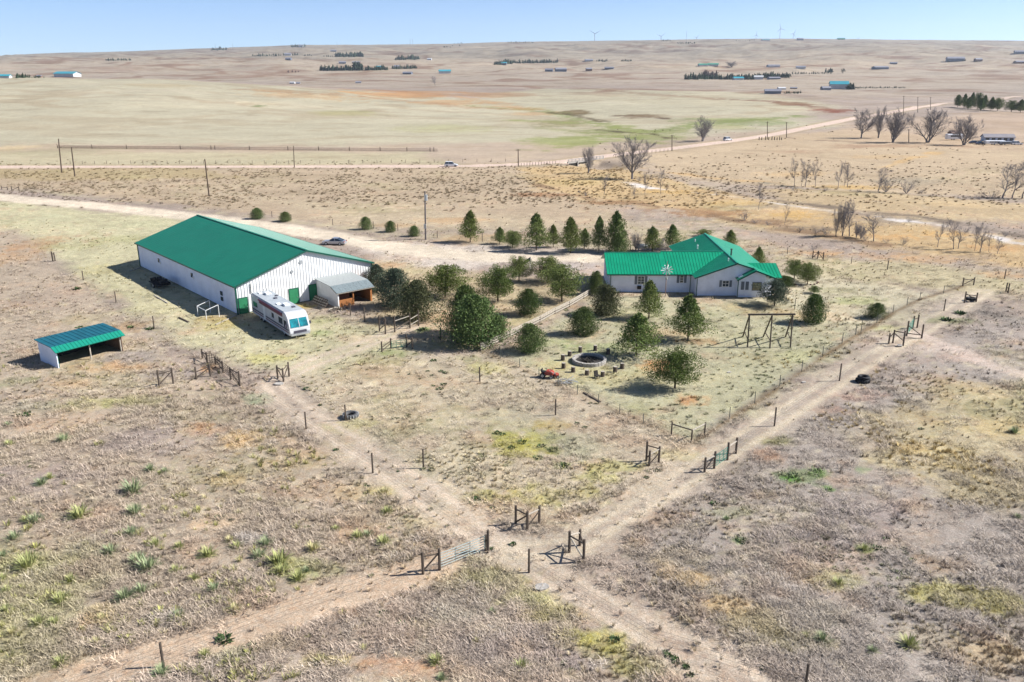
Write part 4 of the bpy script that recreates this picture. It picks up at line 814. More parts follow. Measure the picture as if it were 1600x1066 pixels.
def flue(px, py, hgt_, r=.1, m=M_steel, slope=None):
    # sits on the main roof
    for z in np.linspace(5.4, 3.0, 240):
        q = P(px, py, z); lx, ly = q.x - HO.x, q.y - HO.y
        if z <= (EZ + MS * lx if lx < MX else MR - MS * (lx - MX)): break
    m_ = MB(); m_.tube((lx, ly, z - .1), (lx, ly, z + hgt_), r, r, 8); m_.tube((lx, ly, z + hgt_ - .05), (lx, ly, z + hgt_ + .1), r * 1.5, r * 1.2, 8); part(m_, 'flue_pipe', m, house)
flue(1084, 378, .4, .07, M_wframe); flue(1088, 389, .6, .1, M_wframe); flue(1141.5, 399, 1.0, .13, M_tpost); flue(1137.5, 408, .4, .07, M_wframe)

# ------------------------------------------------------------------ loafing shed
LA = P(57, 566); LB_ = P(91.5, 576); LC = P(193, 548.5); ux = (LC - LB_); LL = ux.length; ux.normalize(); LRZ = math.atan2(ux.y, ux.x); uy = Vector((-ux.y, ux.x, 0)); LD = 4.4
ls = thing('loafing_shed', 'small open fronted livestock shed with sky tinted green metal roof in the left paddock', 'shed', LB_, LRZ); footprint(LB_, LRZ, 0, LL, 0, LD)
for x, mm in ((0, M_white_shade), (LL - .1, M_plank)):
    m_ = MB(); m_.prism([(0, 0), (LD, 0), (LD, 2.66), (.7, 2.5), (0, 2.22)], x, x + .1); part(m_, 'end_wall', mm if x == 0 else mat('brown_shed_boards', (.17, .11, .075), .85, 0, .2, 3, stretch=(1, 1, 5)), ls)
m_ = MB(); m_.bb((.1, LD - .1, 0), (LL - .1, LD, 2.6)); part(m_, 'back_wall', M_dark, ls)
part(roof_slope((-.25, .5, 2.62), (LL + .25, .5, 2.62), (LL + .25, LD + .25, 2.80), (-.25, LD + .25, 2.80), rib=.6), 'back_roof', M_skytint, ls)
part(roof_slope((-.25, -.5, 2.12), (LL + .25, -.5, 2.12), (LL + .25, .52, 2.62), (-.25, .52, 2.62), rib=.45), 'front_roof', M_tealg, ls)
for x in (.15, LL / 2, LL - .2):
    m_ = MB(); m_.box((x, .12, 1.1), (.13, .13, 2.2)); part(m_, 'post', M_rail if x > 1 else M_trim, ls)
m_ = MB(); m_.bb((0.1, .02, 2.0), (LL - .1, .1, 2.2)); part(m_, 'beam', M_trim, ls)

# ------------------------------------------------------------------ vehicles
def wheel(par, x, y, r, w_=.22):
    m_ = MB(); m_.tube((x, y - w_ / 2, r), (x, y + w_ / 2, r), r, r, 16); o = part(m_, 'tyre', M_black, par); bevel(o.data, .03)
    m_ = MB(); s = 1 if y > 0 else -1; m_.tube((x, y + s * w_ * .3, r), (x, y + s * (w_ / 2 + .012), r), r * .62, r * .58, 12); part(m_, 'rim', M_steel, par)
M_silver = mat('silver_car_paint', (.40, .41, .43), .28, .55, .03, spec=.6); M_wcar = mat('white_car_paint', (.75, .75, .75), .3, 0, .02, spec=.6); M_lamp = mat('lamp_glass', (.6, .6, .62), .15, 0, .02); M_tail = mat('tail_lamp_red', (.35, .02, .02), .2, 0, .02)
M_bluecar = mat('dark_blue_car_paint', (.04, .06, .12), .3, .2, .05, spec=.6)
def car(p, rz, L_, W_, paint_, label, suv=False, cat='car', name='parked_car', glass=M_glass):
    t = thing(name, label, cat, p, rz); h = 1.42 if not suv else 1.78; bh = .92 if not suv else 1.05; a = L_ / 2
    body = [(-a, .32), (a * .98, .30), (a, .55), (a * .93, .72), (a * .45, bh - .04), (-a * .62, bh), (-a * .97, bh - .06 if not suv else bh), (-a, .6)]
    m_ = MB(); m_.prism([(x, z) for x, z in body], -W_ / 2, W_ / 2, 'y'); m_.v = [(v[0], v[1], v[2]) for v in m_.v]
    o = link('body', bevel(m_.mesh('body', paint_), .09, 2), t); o.data.polygons.foreach_set('use_smooth', [False] * len(o.data.polygons))
    if suv: cab = [(a * .42, bh - .05), (a * .16, h - .06), (-a * .80, h - .04), (-a * .95, bh - .03)]
    else: cab = [(a * .44, bh - .07), (a * .10, h - .05), (-a * .32, h - .03), (-a * .80, bh - .03)]
    m_ = MB(); wt = W_ / 2 - .24; wb = W_ / 2 - .07
    vs = [(x, s * (wb if i in (0, 3) else wt), z) for s in (-1, 1) for i, (x, z) in enumerate(cab)]
    m_.add(vs, [(0, 1, 2, 3), (7, 6, 5, 4), (0, 4, 5, 1), (2, 6, 7, 3), (1, 5, 6, 2)]); part(m_, 'windows', glass, t)
    m_ = MB(); x1, x2 = cab[1][0], cab[2][0]; m_.bb((x2 - .05, -wt - .02, h - .06), (x1 + .03, wt + .02, h)); o = part(m_, 'roof', paint_, t); bevel(o.data, .03)
    for s in (-1, 1):
        for xx in ((x1 + x2) / 2 - .05,):
            m_ = MB(); m_.beam((xx - .05, s * (wb + .005), bh - .03), (xx, s * (wt + .012), h - .03), .07, .03); part(m_, 'pillar', paint_, t)
        m_ = MB(); m_.box((a * .93, s * (W_ / 2 - .28), .66), (.22, .34, .13)); part(m_, 'headlight', M_lamp, t)
        m_ = MB(); m_.box((-a * .965, s * (W_ / 2 - .24), .76), (.12, .34, .15)); part(m_, 'tail_light', M_tail, t)
        m_ = MB(); m_.box((a * .32, s * (W_ / 2 + .08), bh + .02), (.14, .16, .12)); part(m_, 'mirror', paint_, t)
        for xx in (a * .62, -a * .60): wheel(t, xx, s * (W_ / 2 - .09), .33 if not suv else .37)
    for xx in (a * .99, -a * .99): m_ = MB(); m_.box((xx, 0, .42), (.1, W_ * .86, .2)); part(m_, 'bumper', paint_, t)
    return t
def at(px, py, dz=0):
    p = P(px, py); p.z = float(ground_z(p.x, p.y)[0]) + dz; return p
car(at(523, 382), math.pi - .16, 4.75, 1.84, M_silver, 'silver sedan parked on the grass between the barn and the driveway')
car(at(705, 260.5, .05), .02, 4.9, 1.95, M_wcar, 'white sport utility vehicle driving on the gravel road', True, name='driving_car')
car(at(1137, 220, .05), .55, 4.9, 1.95, M_wcar, 'small white car on the road near the lone round bare tree', True, name='driving_car')

# motorhome
RVF = P(453.4, 530.8); hd = Vector((.59, -.806, 0)).normalized(); lf = Vector((-hd.y, hd.x, 0)); RL, RW, RH = 13.9, 2.9, 3.35
rvo = RVF - hd * (RL / 2) + lf * (RW / 2); rv = thing('motorhome', 'long white class A motorhome with maroon awning parked at the barn corner', 'motorhome', rvo, math.atan2(hd.y, hd.x)); footprint(rvo, math.atan2(hd.y, hd.x), -RL / 2, RL / 2, -RW / 2, RW / 2)
M_rv = mat('motorhome_white', (.56, .56, .57), .4, 0, .12, .6, spec=.5); M_rvroof = mat('motorhome_roof', (.36, .39, .41), .7, 0, .1, 1.2); M_maroon = mat('maroon_stripe', (.16, .02, .045), .45, 0, .1); M_stripe = mat('dark_grey_stripe', (.07, .065, .09), .4, 0, .1)
M_teal2 = mat('mottled_teal_windscreen', (.012, .19, .22), .12, 0, .5, 1.6, spec=.8, rgb2=(.01, .08, .10))  # teal glass mottled with darker teal
a = RL / 2; m_ = MB(); m_.prism([(-a, .45), (a - .1, .40), (a, .75), (a - .02, 1.35), (a - .55, 2.75), (a - 1.1, RH - .12), (a - 1.5, RH - .04), (-a + .1, RH - .04), (-a, RH - .3)], -RW / 2, RW / 2, 'y'); link('body', bevel(m_.mesh('body', M_rv), .07, 2), rv)
m_ = MB(); m_.bb((-a + .18, -RW / 2 + .12, RH - .035), (a - 1.75, RW / 2 - .12, RH + .015)); part(m_, 'roof', M_rvroof, rv)
m_ = MB(); m_.poly([(a - .035, -1.2, 1.45), (a - .035, 1.2, 1.45), (a - .50, 1.12, 2.62), (a - .50, -1.12, 2.62)]); m_.v = [(v[0] + .03, v[1], v[2]) for v in m_.v]
m_ = MB(); m_.poly([(a - .015, 1.22, 1.50), (a - .015, -1.22, 1.50), (a - .46, -1.15, 2.60), (a - .46, 1.15, 2.60)][::-1], .02); part(m_, 'windscreen', M_teal2, rv)
m_ = MB(); m_.beam((a + .01, 0, 1.5), (a - .445, 0, 2.6), .07, .03); part(m_, 'windscreen_bar', M_rv, rv)
m_ = MB(); m_.bb((a - .02, -1.3, .42), (a + .17, 1.3, .62)); part(m_, 'bumper', M_steel, rv)
m_ = MB(); m_.bb((a - .02, -.85, .72), (a + .05, .85, 1.05)); part(m_, 'grille', M_stripe, rv)
for s in (-1, 1):
    m_ = MB(); m_.bb((a - .05, s * 1.15 - .2, .78), (a + .06, s * 1.15 + .2, 1.02)); part(m_, 'headlight', M_lamp, rv)
    m_ = MB(); m_.box((a - .5, s * (RW / 2 + .22), 1.75), (.12, .22, .42)); m_.beam((a - .5, s * RW / 2, 1.95), (a - .5, s * (RW / 2 + .2), 1.9), .04, .04); part(m_, 'side_mirror', M_stripe, rv)
    y = s * (RW / 2 + .008); ya, yb = (y - .012, y + .012)
    m_ = MB(); m_.bb((-a + .08, ya, 1.08), (a - .25, yb, 1.28)); part(m_, 'stripe', M_stripe, rv)
    m_ = MB(); m_.bb((-a + .08, ya, .8), (a - .25, yb, .92)); part(m_, 'stripe', M_maroon, rv)
    for x0, x1, z0, z1 in ((a - 1.75, a - .78, 1.4, 2.3), (a - 3.6, a - 2.2, 1.55, 2.35), (a - 6.1, a - 5.3, 1.7, 2.3), (-a + .7, -a + 2.3, 1.7, 2.35)):
        m_ = MB(); m_.bb((x0, ya, z0), (x1, yb, z1)); o = part(m_, 'window', M_glass, rv)
        m_ = MB(); m_.bb((x0 - .05, ya + .001 * s, z0 - .05), (x1 + .05, y - .004 * 1, z0)); part(m_, 'window_frame', M_stripe, o)
    for x in (-a + 3.1, -a + 4.25, a - 2.0): wheel(rv, x, s * (RW / 2 - .16), .47, .28)
m_ = MB(); m_.tube((-a + 3.2, -RW / 2 - .1, RH - .28), (a - 2.1, -RW / 2 - .1, RH - .28), .1, .1, 8); m_.bb((-a + 3.2, -RW / 2 - .03, RH - .75), (a - 2.1, -RW / 2 - .01, RH - .3)); part(m_, 'awning', mat('maroon_awning', (.15, .035, .055), .6, 0, .2), rv)
m_ = MB(); m_.bb((-a + 4.6, -RW / 2 - .03, .6), (-a + 5.4, -RW / 2 - .012, 2.5)); part(m_, 'entry_door', M_wframe, rv)
for x, y in ((-a + 2.2, .2), (a - 4.6, .1)):
    m_ = MB(); m_.bb((x - .55, y - .4, RH + .01), (x + .55, y + .4, RH + .28)); o = link('roof_air_conditioner', bevel(m_.mesh('roof_air_conditioner', M_wframe), .07), rv)
for x, y, sx in ((-a + 1.2, -.5, .3), (-a + 5, .3, .25), (a - 3.2, .6, .25), (a - 5.8, -.5, .35), (-a + 3.8, .9, .2)):
    m_ = MB(); m_.bb((x - sx, y - sx * .8, RH + .01), (x + sx, y + sx * .8, RH + .13)); part(m_, 'roof_vent', M_stripe if sx < .3 else M_wframe, rv)
m_ = MB()
for y in (-.25, .25): m_.tube((-a - .08, y + .7, .9), (-a - .08, y + .7, RH + .25), .025, .025, 5); m_.tube((-a - .08, y + .7, RH + .25), (-a + .5, y + .7, RH + .25), .025, .025, 5)
for k in range(8): m_.tube((-a - .08, .45, 1 + k * .3), (-a - .08, .95, 1 + k * .3), .02, .02, 5)
part(m_, 'ladder', M_steel, rv)

# flatbed junk trailer in the barn's shade
p = at(250, 447); t = thing('utility_trailer', 'dark flatbed trailer loaded with scrap in the shadow of the barn', 'trailer', p, BRZ + math.pi / 2)
m_ = MB(); m_.bb((-2.2, -1, .5), (2.2, 1, .62)); m_.bb((-2.2, -1.02, .62), (2.2, -.95, .9)); part(m_, 'deck', M_dark, t)
m_ = MB(); m_.beam((2.2, 0, .5), (3.5, 0, .4), .1, .1); part(m_, 'drawbar', M_dark, t)
for s in (-1, 1): wheel(t, -.4, s * 1.1, .36)
m_ = MB(); r = random.Random(4)
for i in range(11): m_.box((r.uniform(-1.8, 1.8), r.uniform(-.6, .6), r.uniform(.8, 1.15)), (r.uniform(.3, 1), r.uniform(.3, .8), r.uniform(.2, .6)), r.uniform(0, 3), r.uniform(-.3, .3))
part(m_, 'scrap_load', M_black, t)
def shape(name, label, cat, p, rz=0, group=None): return thing(name, label, cat, p, rz, group)
# white tube frames standing on the barn side
A1, A2_, A3 = at(305, 487), at(323.5, 501.5), at(338, 475)
for lab, q, rz, dm in (('bent white tube frame standing in the barn shadow near the corner', at(316, 496), BRZ + math.pi / 2, (3.1, 1.35, 1.7)),):
    t = thing('pipe_rack', lab, 'metal rack', q, rz)
    w3, h3, d3 = dm[0], dm[1], dm[2]
    def tb(a_, b_, nm): m_ = MB(); m_.tube(a_, b_, .05, .05, 6); part(m_, nm, M_wframe, t)
    tb((-w3 / 2, 0, 0), (-w3 / 2, 0, h3), 'upright'); tb((w3 / 2, 0, 0), (w3 / 2, 0, h3), 'upright'); tb((-w3 / 2, 0, h3), (w3 / 2, 0, h3), 'crossbar'); tb((-w3 / 2, 0, h3), (-w3 / 2, -d3 * 1.1, h3 + .5), 'side_bar'); tb((w3 / 2, 0, h3), (w3 / 2, -d3 * 1.1, h3 + .5), 'side_bar')
    tb((-w3 / 2, -d3 * 1.1, 0), (-w3 / 2, -d3 * 1.1, h3 + .5), 'upright'); tb((w3 / 2, -d3 * 1.1, 0), (w3 / 2, -d3 * 1.1, h3 + .5), 'upright')
for lab, a_, b_, m in (('pale pole lying in the shadow at the far corner of the barn', (203, 424), (219, 419), M_rail), ('long weathered board lying on the edge of the barn shadow', (241, 462), (262, 474), M_rail), ('pale plank lying in the grass at the foot of the barn corner', (337, 508), (370, 493), M_rail), ('dark pipe lying on the pale grass left of the white tube frame', (279, 496), (295, 504), M_wood),
                     ('rusty rail lying under the yard fence right of the scrap heap', (912, 613), (938, 629), M_wood)):
    a_ = at(*a_, dz=.08); b_ = at(*b_, dz=.08); m_ = MB(); v = b_ - a_; m_.beam((0, 0, 0), v, .22, .09); o = part(m_, 'lying_board', m, None); o.location = a_; o['label'] = lab; o['category'] = 'board'

# ------------------------------------------------------------------ swing frame, fire pit, yard things
sw = thing('swing_frame', 'tall timber swing frame with three leg pairs standing empty in the yard', 'swing set', at(1203, 544))
sb = sw.location.copy(); FB = [(at(1168, 543), at(1160.5, 525)), (at(1203, 544), at(1192, 526)), (at(1235, 542.5), at(1227, 526))]
zt = ztop(FB[0][0], 493); tops = [f[0] + Vector((0, .4, 0)) for f in FB]
for q in tops: q.z = zt
for (f, bk), tp in zip(FB, tops):
    for q in (f, bk): m_ = MB(); m_.tube(q - sb - Vector((0, 0, .2)), tp - sb, .10, .085, 7); part(m_, 'leg', M_wood, sw)
    for k_ in (.45,): m_ = MB(); m_.tube(f.lerp(tp, k_ * .5) - sb, bk.lerp(tp, k_ * .5) - sb, .06, .06, 6); part(m_, 'brace', M_wood, sw)
m_ = MB(); m_.beam(tops[0] - sb - Vector((.2, 0, 0)), tops[2] - sb + Vector((.3, 0, 0)), .2, .2); part(m_, 'beam', M_wood, sw)
FPc = at(920.5, 565); fr = P(947, 565).x - P(920.5, 565).x
fp = thing('fire_pit', 'round stone fire pit dark with ash in the middle of the yard', 'fire pit', FPc)
m_ = MB(); m_.tube((0, 0, -.05), (0, 0, .12), fr * .82, fr * .8, 28); part(m_, 'ash_bed', M_soil, fp)
nst = 26
for i in range(nst):
    a_ = 2 * math.pi * i / nst; m_ = MB(); m_.box((fr * .93 * math.cos(a_), fr * .93 * math.sin(a_), .18), (.34, fr * .93 * 2 * math.pi / nst * .95, .44 + .03 * (i % 3)), a_); o = part(m_, 'stone', M_concrete, fp); bevel(o.data, .03)
r = random.Random(9); m_ = MB()
for i in range(9): a_ = r.uniform(0, 6.28); m_.tube((r.uniform(-.8, .8), r.uniform(-.8, .8), .16), (math.cos(a_) * 1.0, math.sin(a_) * 1.0, r.uniform(.2, .4)), .07, .06, 6)
part(m_, 'charred_logs', M_dark, fp)
st = [(879.5, 563, 'stump seat directly left of the fire pit'), (880.5, 575, 'stump seat left of the fire pit, nearer the red mower'), (890, 555.5, 'stump seat at the upper left of the fire pit'), (906.5, 550.5, 'stump seat behind the fire pit, left of centre'), (930, 548.5, 'stump seat straight behind the fire pit'), (950, 553.5, 'stump seat behind the fire pit beside the pine shade'),
      (895.5, 581.5, 'stump seat in front of the fire pit at the left'), (917, 586, 'stump seat straight in front of the fire pit'), (941.5, 587.5, 'stump seat in front of the fire pit next to a dark chair'), (961, 580.5, 'stump seat to the right of the fire pit'), (972, 575.5, 'rightmost stump seat of the ring around the fire pit')]
for px, py, lb in st:
    p = at(px, py); h = .62 + .1 * r.random(); t = thing('stump_seat', lb, 'stump', p, r.uniform(0, 6), 'stump seats around the fire pit')
    m_ = MB(); m_.tube((0, 0, -.08), (0, 0, h), .27, .24, 9, cap=False); part(m_, 'bark', M_wood, t); m_ = MB(); m_.tube((0, 0, h - .02), (0, 0, h + .015), .235, .23, 9); part(m_, 'top', M_rail, t)
t = thing('garden_chair', 'dark low garden chair fallen beside the fire pit stumps', 'chair', at(933, 590.5), .5)
m_ = MB(); m_.box((0, 0, .35), (.55, .5, .06)); part(m_, 'seat', M_dark, t); m_ = MB(); m_.box((0, .3, .6), (.55, .06, .5), 0, -.3); part(m_, 'backrest', M_dark, t)
for x in (-.24, .24):
    for y in (-.2, .24): m_ = MB(); m_.box((x, y, .16), (.05, .05, .34)); part(m_, 'leg', M_dark, t)
t = thing('garden_tractor', 'old red riding mower with engine hood by the yard fence', 'mower', at(856, 590), -.35, scale=.85); M_oldred = M_red
m_ = MB(); m_.prism([(-.9, .45), (.75, .45), (.85, .7), (.7, 1.05), (-.2, 1.12), (-.35, .75), (-.9, .75)], -.45, .45, 'y'); link('body', bevel(m_.mesh('body', M_oldred), .08), t)
m_ = MB(); m_.bb((-.85, -.3, .78), (-.35, .3, .9)); m_.bb((-.92, -.3, .8), (-.82, .3, 1.2)); part(m_, 'seat', M_black, t)
m_ = MB(); m_.tube((-.1, 0, 1.0), (-.25, 0, 1.3), .03, .03, 5); m_.ring((-.27, 0, 1.32), .17, .025, 12, 5); part(m_, 'steering_wheel', M_black, t)
for x, rr in ((-.6, .38), (.6, .28)):
    for s in (-1, 1): wheel(t, x, s * .5, rr)
t = thing('rotary_tiller', 'small red tiller with handles lying next to the red mower', 'tiller', at(869.5, 591), .3)
m_ = MB(); m_.box((0, 0, .4), (.5, .4, .4), .3, .3); o = part(m_, 'engine', M_oldred, t); bevel(o.data, .05)
m_ = MB(); m_.tube((-.1, -.15, .5), (-.8, -.25, .95), .03, .03, 5); m_.tube((-.1, .15, .5), (-.8, .25, .95), .03, .03, 5); part(m_, 'handles', M_steel, t)
for s in (-1, 1): wheel(t, .05, s * .3, .2, .12)
t = thing('scrap_heap', 'tangle of grey bent metal rods and slats beyond the red tiller', 'scrap heap', at(884, 600), 0)
for i in range(16):
    a_ = r.gauss(-.4, .5); x, y = r.gauss(0, .5), r.gauss(0, .35); l = r.uniform(.5, 1.1); m_ = MB(); m_.beam((x - l * math.cos(a_), y - l * math.sin(a_), .1 + r.random() * .2), (x + l * math.cos(a_), y + l * math.sin(a_), .15 + r.random() * .6), .09, .03); part(m_, 'rod' if i % 2 else 'slat', M_steel if i % 3 else M_rail, t)
m_ = MB()
for q, lb in (((548, 651), 'grey tractor tyre lying by the fence post in the middle paddock'), ((1348, 596), 'lower black tyre of the pair lying in the right paddock'), ((1517, 470), 'dark tyre lying under the fence brace at the far right')):
    p = at(*q); big = q[0] == 548; R_ = .62 if big else .55; t = thing('tractor_tyre' if big else 'old_tyre', lb, 'tyre', p)
    m_ = MB(); m_.ring((0, 0, .2), R_, .22, 22, 8); part(m_, 'carcass', M_black if not big else mat('grey_dusty_rubber', (.10, .10, .10), .9, 0, .3), t, True)
    for i in range(18):
        a_ = i * 2 * math.pi / 18; m_ = MB(); m_.box(((R_ + .17) * math.cos(a_), (R_ + .17) * math.sin(a_), .2), (.12, .09, .34), a_ + .5); part(m_, 'tread_lug', M_steel if big else M_black, t)
t = thing('old_tyre', 'upper black tyre stacked on another in the right paddock', 'tyre', at(1348, 596) + Vector((.08, .05, .40))); m_ = MB(); m_.ring((0, 0, .17), .5, .19, 22, 8); part(m_, 'carcass', M_black, t, True)
for q, lb, s in (((436, 600), 'white board lying flat right of the small fence braces', (1.15, .8)), ((847, 917), 'pale flat stone slab lying in the dirt below the lane crossing', (1.1, .8)), ((769, 978), 'pale slab half buried in the grass at the bottom of the field', (.7, .5)), ((741, 969), 'low pale rock lying left of the half buried slab', (1.1, .35)), ((1405, 541), 'white flat stone beside the far right gate posts', (.9, .6)), ((1256, 598), 'white scrap lying by the yard fence line', (.6, .4)), ((1139, 583), 'small white scrap lying on the grass below the swing frame', (.6, .3))):
    m_ = MB(); r2 = random.Random(int(q[0])); n = 9; m_.poly([(s[0] / 2 * math.cos(i * 6.283 / n) * r2.uniform(.8, 1.1), s[1] / 2 * math.sin(i * 6.283 / n) * r2.uniform(.8, 1.1), .10) for i in range(n)], .12)
    o = part(m_, 'flat_slab', M_concrete, None); o.location = at(*q); o.rotation_euler = (.05, .04, .4); o['label'] = lb; o['category'] = 'slab'
# wind spinner pole in front of the house
t = thing('wind_spinner_pole', 'old windmill wheel with pale blades on a rusty pole before the house', 'windmill', at(1039.5, 463)); zz_ = hgt(1039.5, 463, 408)
m_ = MB(); m_.tube((0, 0, -.1), (0, 0, zz_), .07, .05, 7); part(m_, 'pole', mat('rusty_pole', (.30, .20, .16), .8, 0, .2), t); zc = hgt(1039.5, 463, 421); zb = hgt(1039.5, 463, 434)
for i in range(10):
    a_ = i * 2 * math.pi / 10 + .1; m_ = MB(); d_ = Vector((math.cos(a_), .25 * math.sin(a_), math.sin(a_) * .8)); s_ = Vector((-math.sin(a_), -.5, math.cos(a_) * .8)).normalized(); c_ = Vector((0, -.15, zc))
    m_.poly([c_ + d_ * .2 - s_ * .05, c_ + d_ * .2 + s_ * .05, c_ + d_ * .95 + s_ * .11, c_ + d_ * .95 - s_ * .09], .02); part(m_, 'blade', M_wframe, t)
m_ = MB(); m_.tube((0, -.25, zc), (0, .1, zc), .13, .13, 8); part(m_, 'hub', M_steel, t); m_ = MB(); m_.tube((0, -.2, zb - .2), (0, -.2, zb + .2), .2, .2, 10); part(m_, 'meter_box', M_steel, t)
t = thing('flagpole', 'slim flagpole with a drooping dark flag among the pines by the driveway', 'flagpole', at(829, 421)); fh = hgt(829, 421, 401)
m_ = MB(); m_.tube((0, 0, -.1), (0, 0, fh), .04, .03, 6); part(m_, 'pole', M_wframe, t)
m_ = MB(); m_.poly([(-.03, 0, fh - .05), (-1.2, .1, fh - .9), (-1.1, .15, fh - 1.4), (-.03, 0, fh - .8)], .02); part(m_, 'flag', mat('dark_blue_flag', (.05, .06, .11), .9, 0, .3, 3), t)
t = thing('propane_tank', 'pale horizontal tank behind the left wing of the house', 'tank', at(1004, 391)); m_ = MB(); m_.tube((-1.3, 0, .8), (1.3, 0, .8), .5, .5, 14); part(m_, 'vessel', M_wframe, t, True)
for x in (-.8, .8): m_ = MB(); m_.bb((x - .1, -.4, 0), (x + .1, .4, .45)); part(m_, 'leg', M_steel, t)
t = thing('rock_border', 'low ring of reddish rocks around two small pines right of the house', 'rock border', at(1249, 441)); r = random.Random(21)
for i in range(22):
    a_ = i * .2856; m_ = MB(); s = r.uniform(.25, .45); m_.box((3.0 * math.cos(a_), 2.1 * math.sin(a_), .1), (s, s * .8, s * .6), r.uniform(0, 3), r.uniform(-.3, .3)); o = part(m_, 'rock', mat('reddish_rock', (.26, .17, .13), .9, 0, .3, 2), t); bevel(o.data, .05)
# ------------------------------------------------------------------ fences
POSTM = {}
def post_mesh(r, kind='wood'):
    k = (round(r, 3), kind)
    if k not in POSTM:
        m_ = MB(); m_.tube((0, 0, -.08), (0, 0, 1), r, r * .92, 7 if kind == 'wood' else 4); POSTM[k] = m_.mesh('post', M_wood if kind == 'wood' else M_tpost)
    return POSTM[k]
def wire_run(t, o, pts, zs, r=.008, name='wire'):
    for k, z in enumerate(zs):
        m_ = MB()
        for a, b in zip(pts[:-1], pts[1:]):
            m_.tube(a - o + Vector((0, 0, z)), b - o + Vector((0, 0, z)), r, r, 3, cap=False)
        part(m_, name, M_wire, t, fix=False)
def wire_fence(label, pts, r=.085, kind='wood', wires=(.35, .7, 1.0, 1.3), h=None):
    """pts: (px, base y[, top y]); a post at each; a missing top y uses h; 'w' as third entry = wire end only"""
    ps = [at(p[0], p[1]) for p in pts]; o = ps[0]; t = thing('wire_fence', label, 'fence', o)
    for p, q in zip(pts, ps):
        if len(p) > 2 and p[2] == 'w': continue
        hh = ztop(q, p[2]) - q.z if len(p) > 2 and p[2] else (h or 1.45)
        link('post', post_mesh(r, kind), t, q - o, scale=(1, 1, hh))
    wire_run(t, o, ps, [w_ for w_ in wires if w_ < (h or 1.6)]); return t
def brace(label, posts, rails, m=None, name='fence_brace', cat='fence brace', r=.11, wires=False):
    """posts (px, base, top); rails (i, zfrac, j, zfrac[, kind])"""
    ps = [at(p[0], p[1]) for p in posts]; o = ps[0]; t = thing(name, label, cat, o); hs = [ztop(q, p[2]) - q.z for p, q in zip(posts, ps)]
    for q, h_ in zip(ps, hs): link('post', post_mesh(r), t, q - o, scale=(1, 1, h_))
    for i, a, j, b, *k in rails:
        m_ = MB(); m_.tube(ps[i] - o + Vector((0, 0, hs[i] * a)), ps[j] - o + Vector((0, 0, hs[j] * b)), .065, .06, 6); part(m_, 'brace_rail' if a != b else 'rail', M_rail if k else M_wood, t)
    return t
def gate(label, a, b, h=1.25, n=6, m=None, z0=.2):
    pa, pb = at(*a), at(*b); t = thing('tube_gate', label, 'gate', pa); v = pb - pa; m = m or M_ggate
    for k in range(n): z = z0 + (h - z0) * k / (n - 1); m_ = MB(); m_.tube((0, 0, z), v + Vector((0, 0, z)), .028, .028, 5); part(m_, 'rail', m, t)
    for f in (0.0, .33, .66, 1.0): m_ = MB(); m_.tube(v * f + Vector((0, 0, z0)), v * f + Vector((0, 0, h)), .03, .03, 5); part(m_, 'stile', m, t)
    return t
Tt = 'wooden post and wire fence '
wire_fence(Tt + 'running down the barnyard edge left of the barn', [(83.5, 409, 393.5), (130.5, 438, 423), (181.5, 472, 455.5), (241, 513, 494), (316.6, 559.7, 'w')])
brace('short fence brace with two close posts on the left barnyard edge', [(82.5, 408, 393), (86.3, 408.5, 394.5)], [(0, .8, 1, .8)])
wire_fence(Tt + 'along the left side of the dirt lane', [(376, 603, 'w'), (478.4, 670, 643.8), (582.6, 738.5, 708), (762.7, 862, 'w')])
wire_fence(Tt + 'along the right side of the dirt lane to the crossing', [(451.8, 587, 'w'), (540.3, 656, 632.5), (661.7, 730.5, 702), (806, 818, 'w')])
wire_fence(Tt + 'from the middle brace down to the bottom right corner', [(826.5, 893.5, 858), (1020, 1010, 'w'), (1257, 1085, 1037)])
wire_fence('wire fence with one post running to bottom left corner', [(661, 895.7, 'w'), (456, 966, 'w'), (255.5, 1040.5, 1004.5), (60, 1110, 'w')])
wire_fence(Tt + 'crossing the upper middle paddock beside the yard', [(644.6, 545, 'w'), (749.6, 595.6, 573.7), (868, 648.5, 624), (1010, 718.7, 'w')])
wire_fence(Tt + 'along the right lane up to the far braces', [(1149.8, 707.8, 'w'), (1210, 665, 636.6), (1311.6, 594.3, 568), (1388.6, 536, 'w')])
wire_fence(Tt + 'from the far right gates to the upper brace', [(1440, 512, 'w'), (1474.8, 485.3, 467.5), (1506.8, 473, 'w')])
wire_fence(Tt + 'running along the far right meadow', [(1386.5, 421, 407), (1504, 447, 'w'), (1521, 446, 'w'), (1569.5, 435.3, 421), (1650, 420, 405)])
brace('pair of close posts standing at the far right lane end', [(1571.5, 456.5, 441.7), (1574.7, 458.5, 443)], [(0, .5, 1, .5)])
wire_fence('thin wire fence on low posts along the yard right side', [(1100.8, 679.6, 'w'), (1139.6, 654, 636), (1179, 630, 612), (1218, 604, 586), (1252.5, 581, 563), (1285, 557.5, 541), (1315.6, 536.5, 520.5), (1336.6, 523.5, 508), (1345, 520.5, 499.5), (1370, 504, 490), (1395, 489, 476), (1417, 477, 464), (1437, 468, 456), (1474, 459, 446.5), (1504, 447, 'w')], r=.05, kind='metal', wires=(.15, .35, .55, .75, .95))
wire_fence('low wire fence along the front edge of the yard', [(750.4, 548, 'w'), (782, 560), (812, 574), (842, 588), (872, 603), (902, 616), (935, 631), (968, 647), (1005, 662), (1049, 679.6, 'w')], r=.045, kind='metal', wires=(.25, .55, .85, 1.05), h=1.1)
wire_fence('short two post wire fence near the swing frame', [(1241.3, 484, 467), (1289, 501.5, 484)], r=.06, kind='metal', wires=(.3, .6, .9))
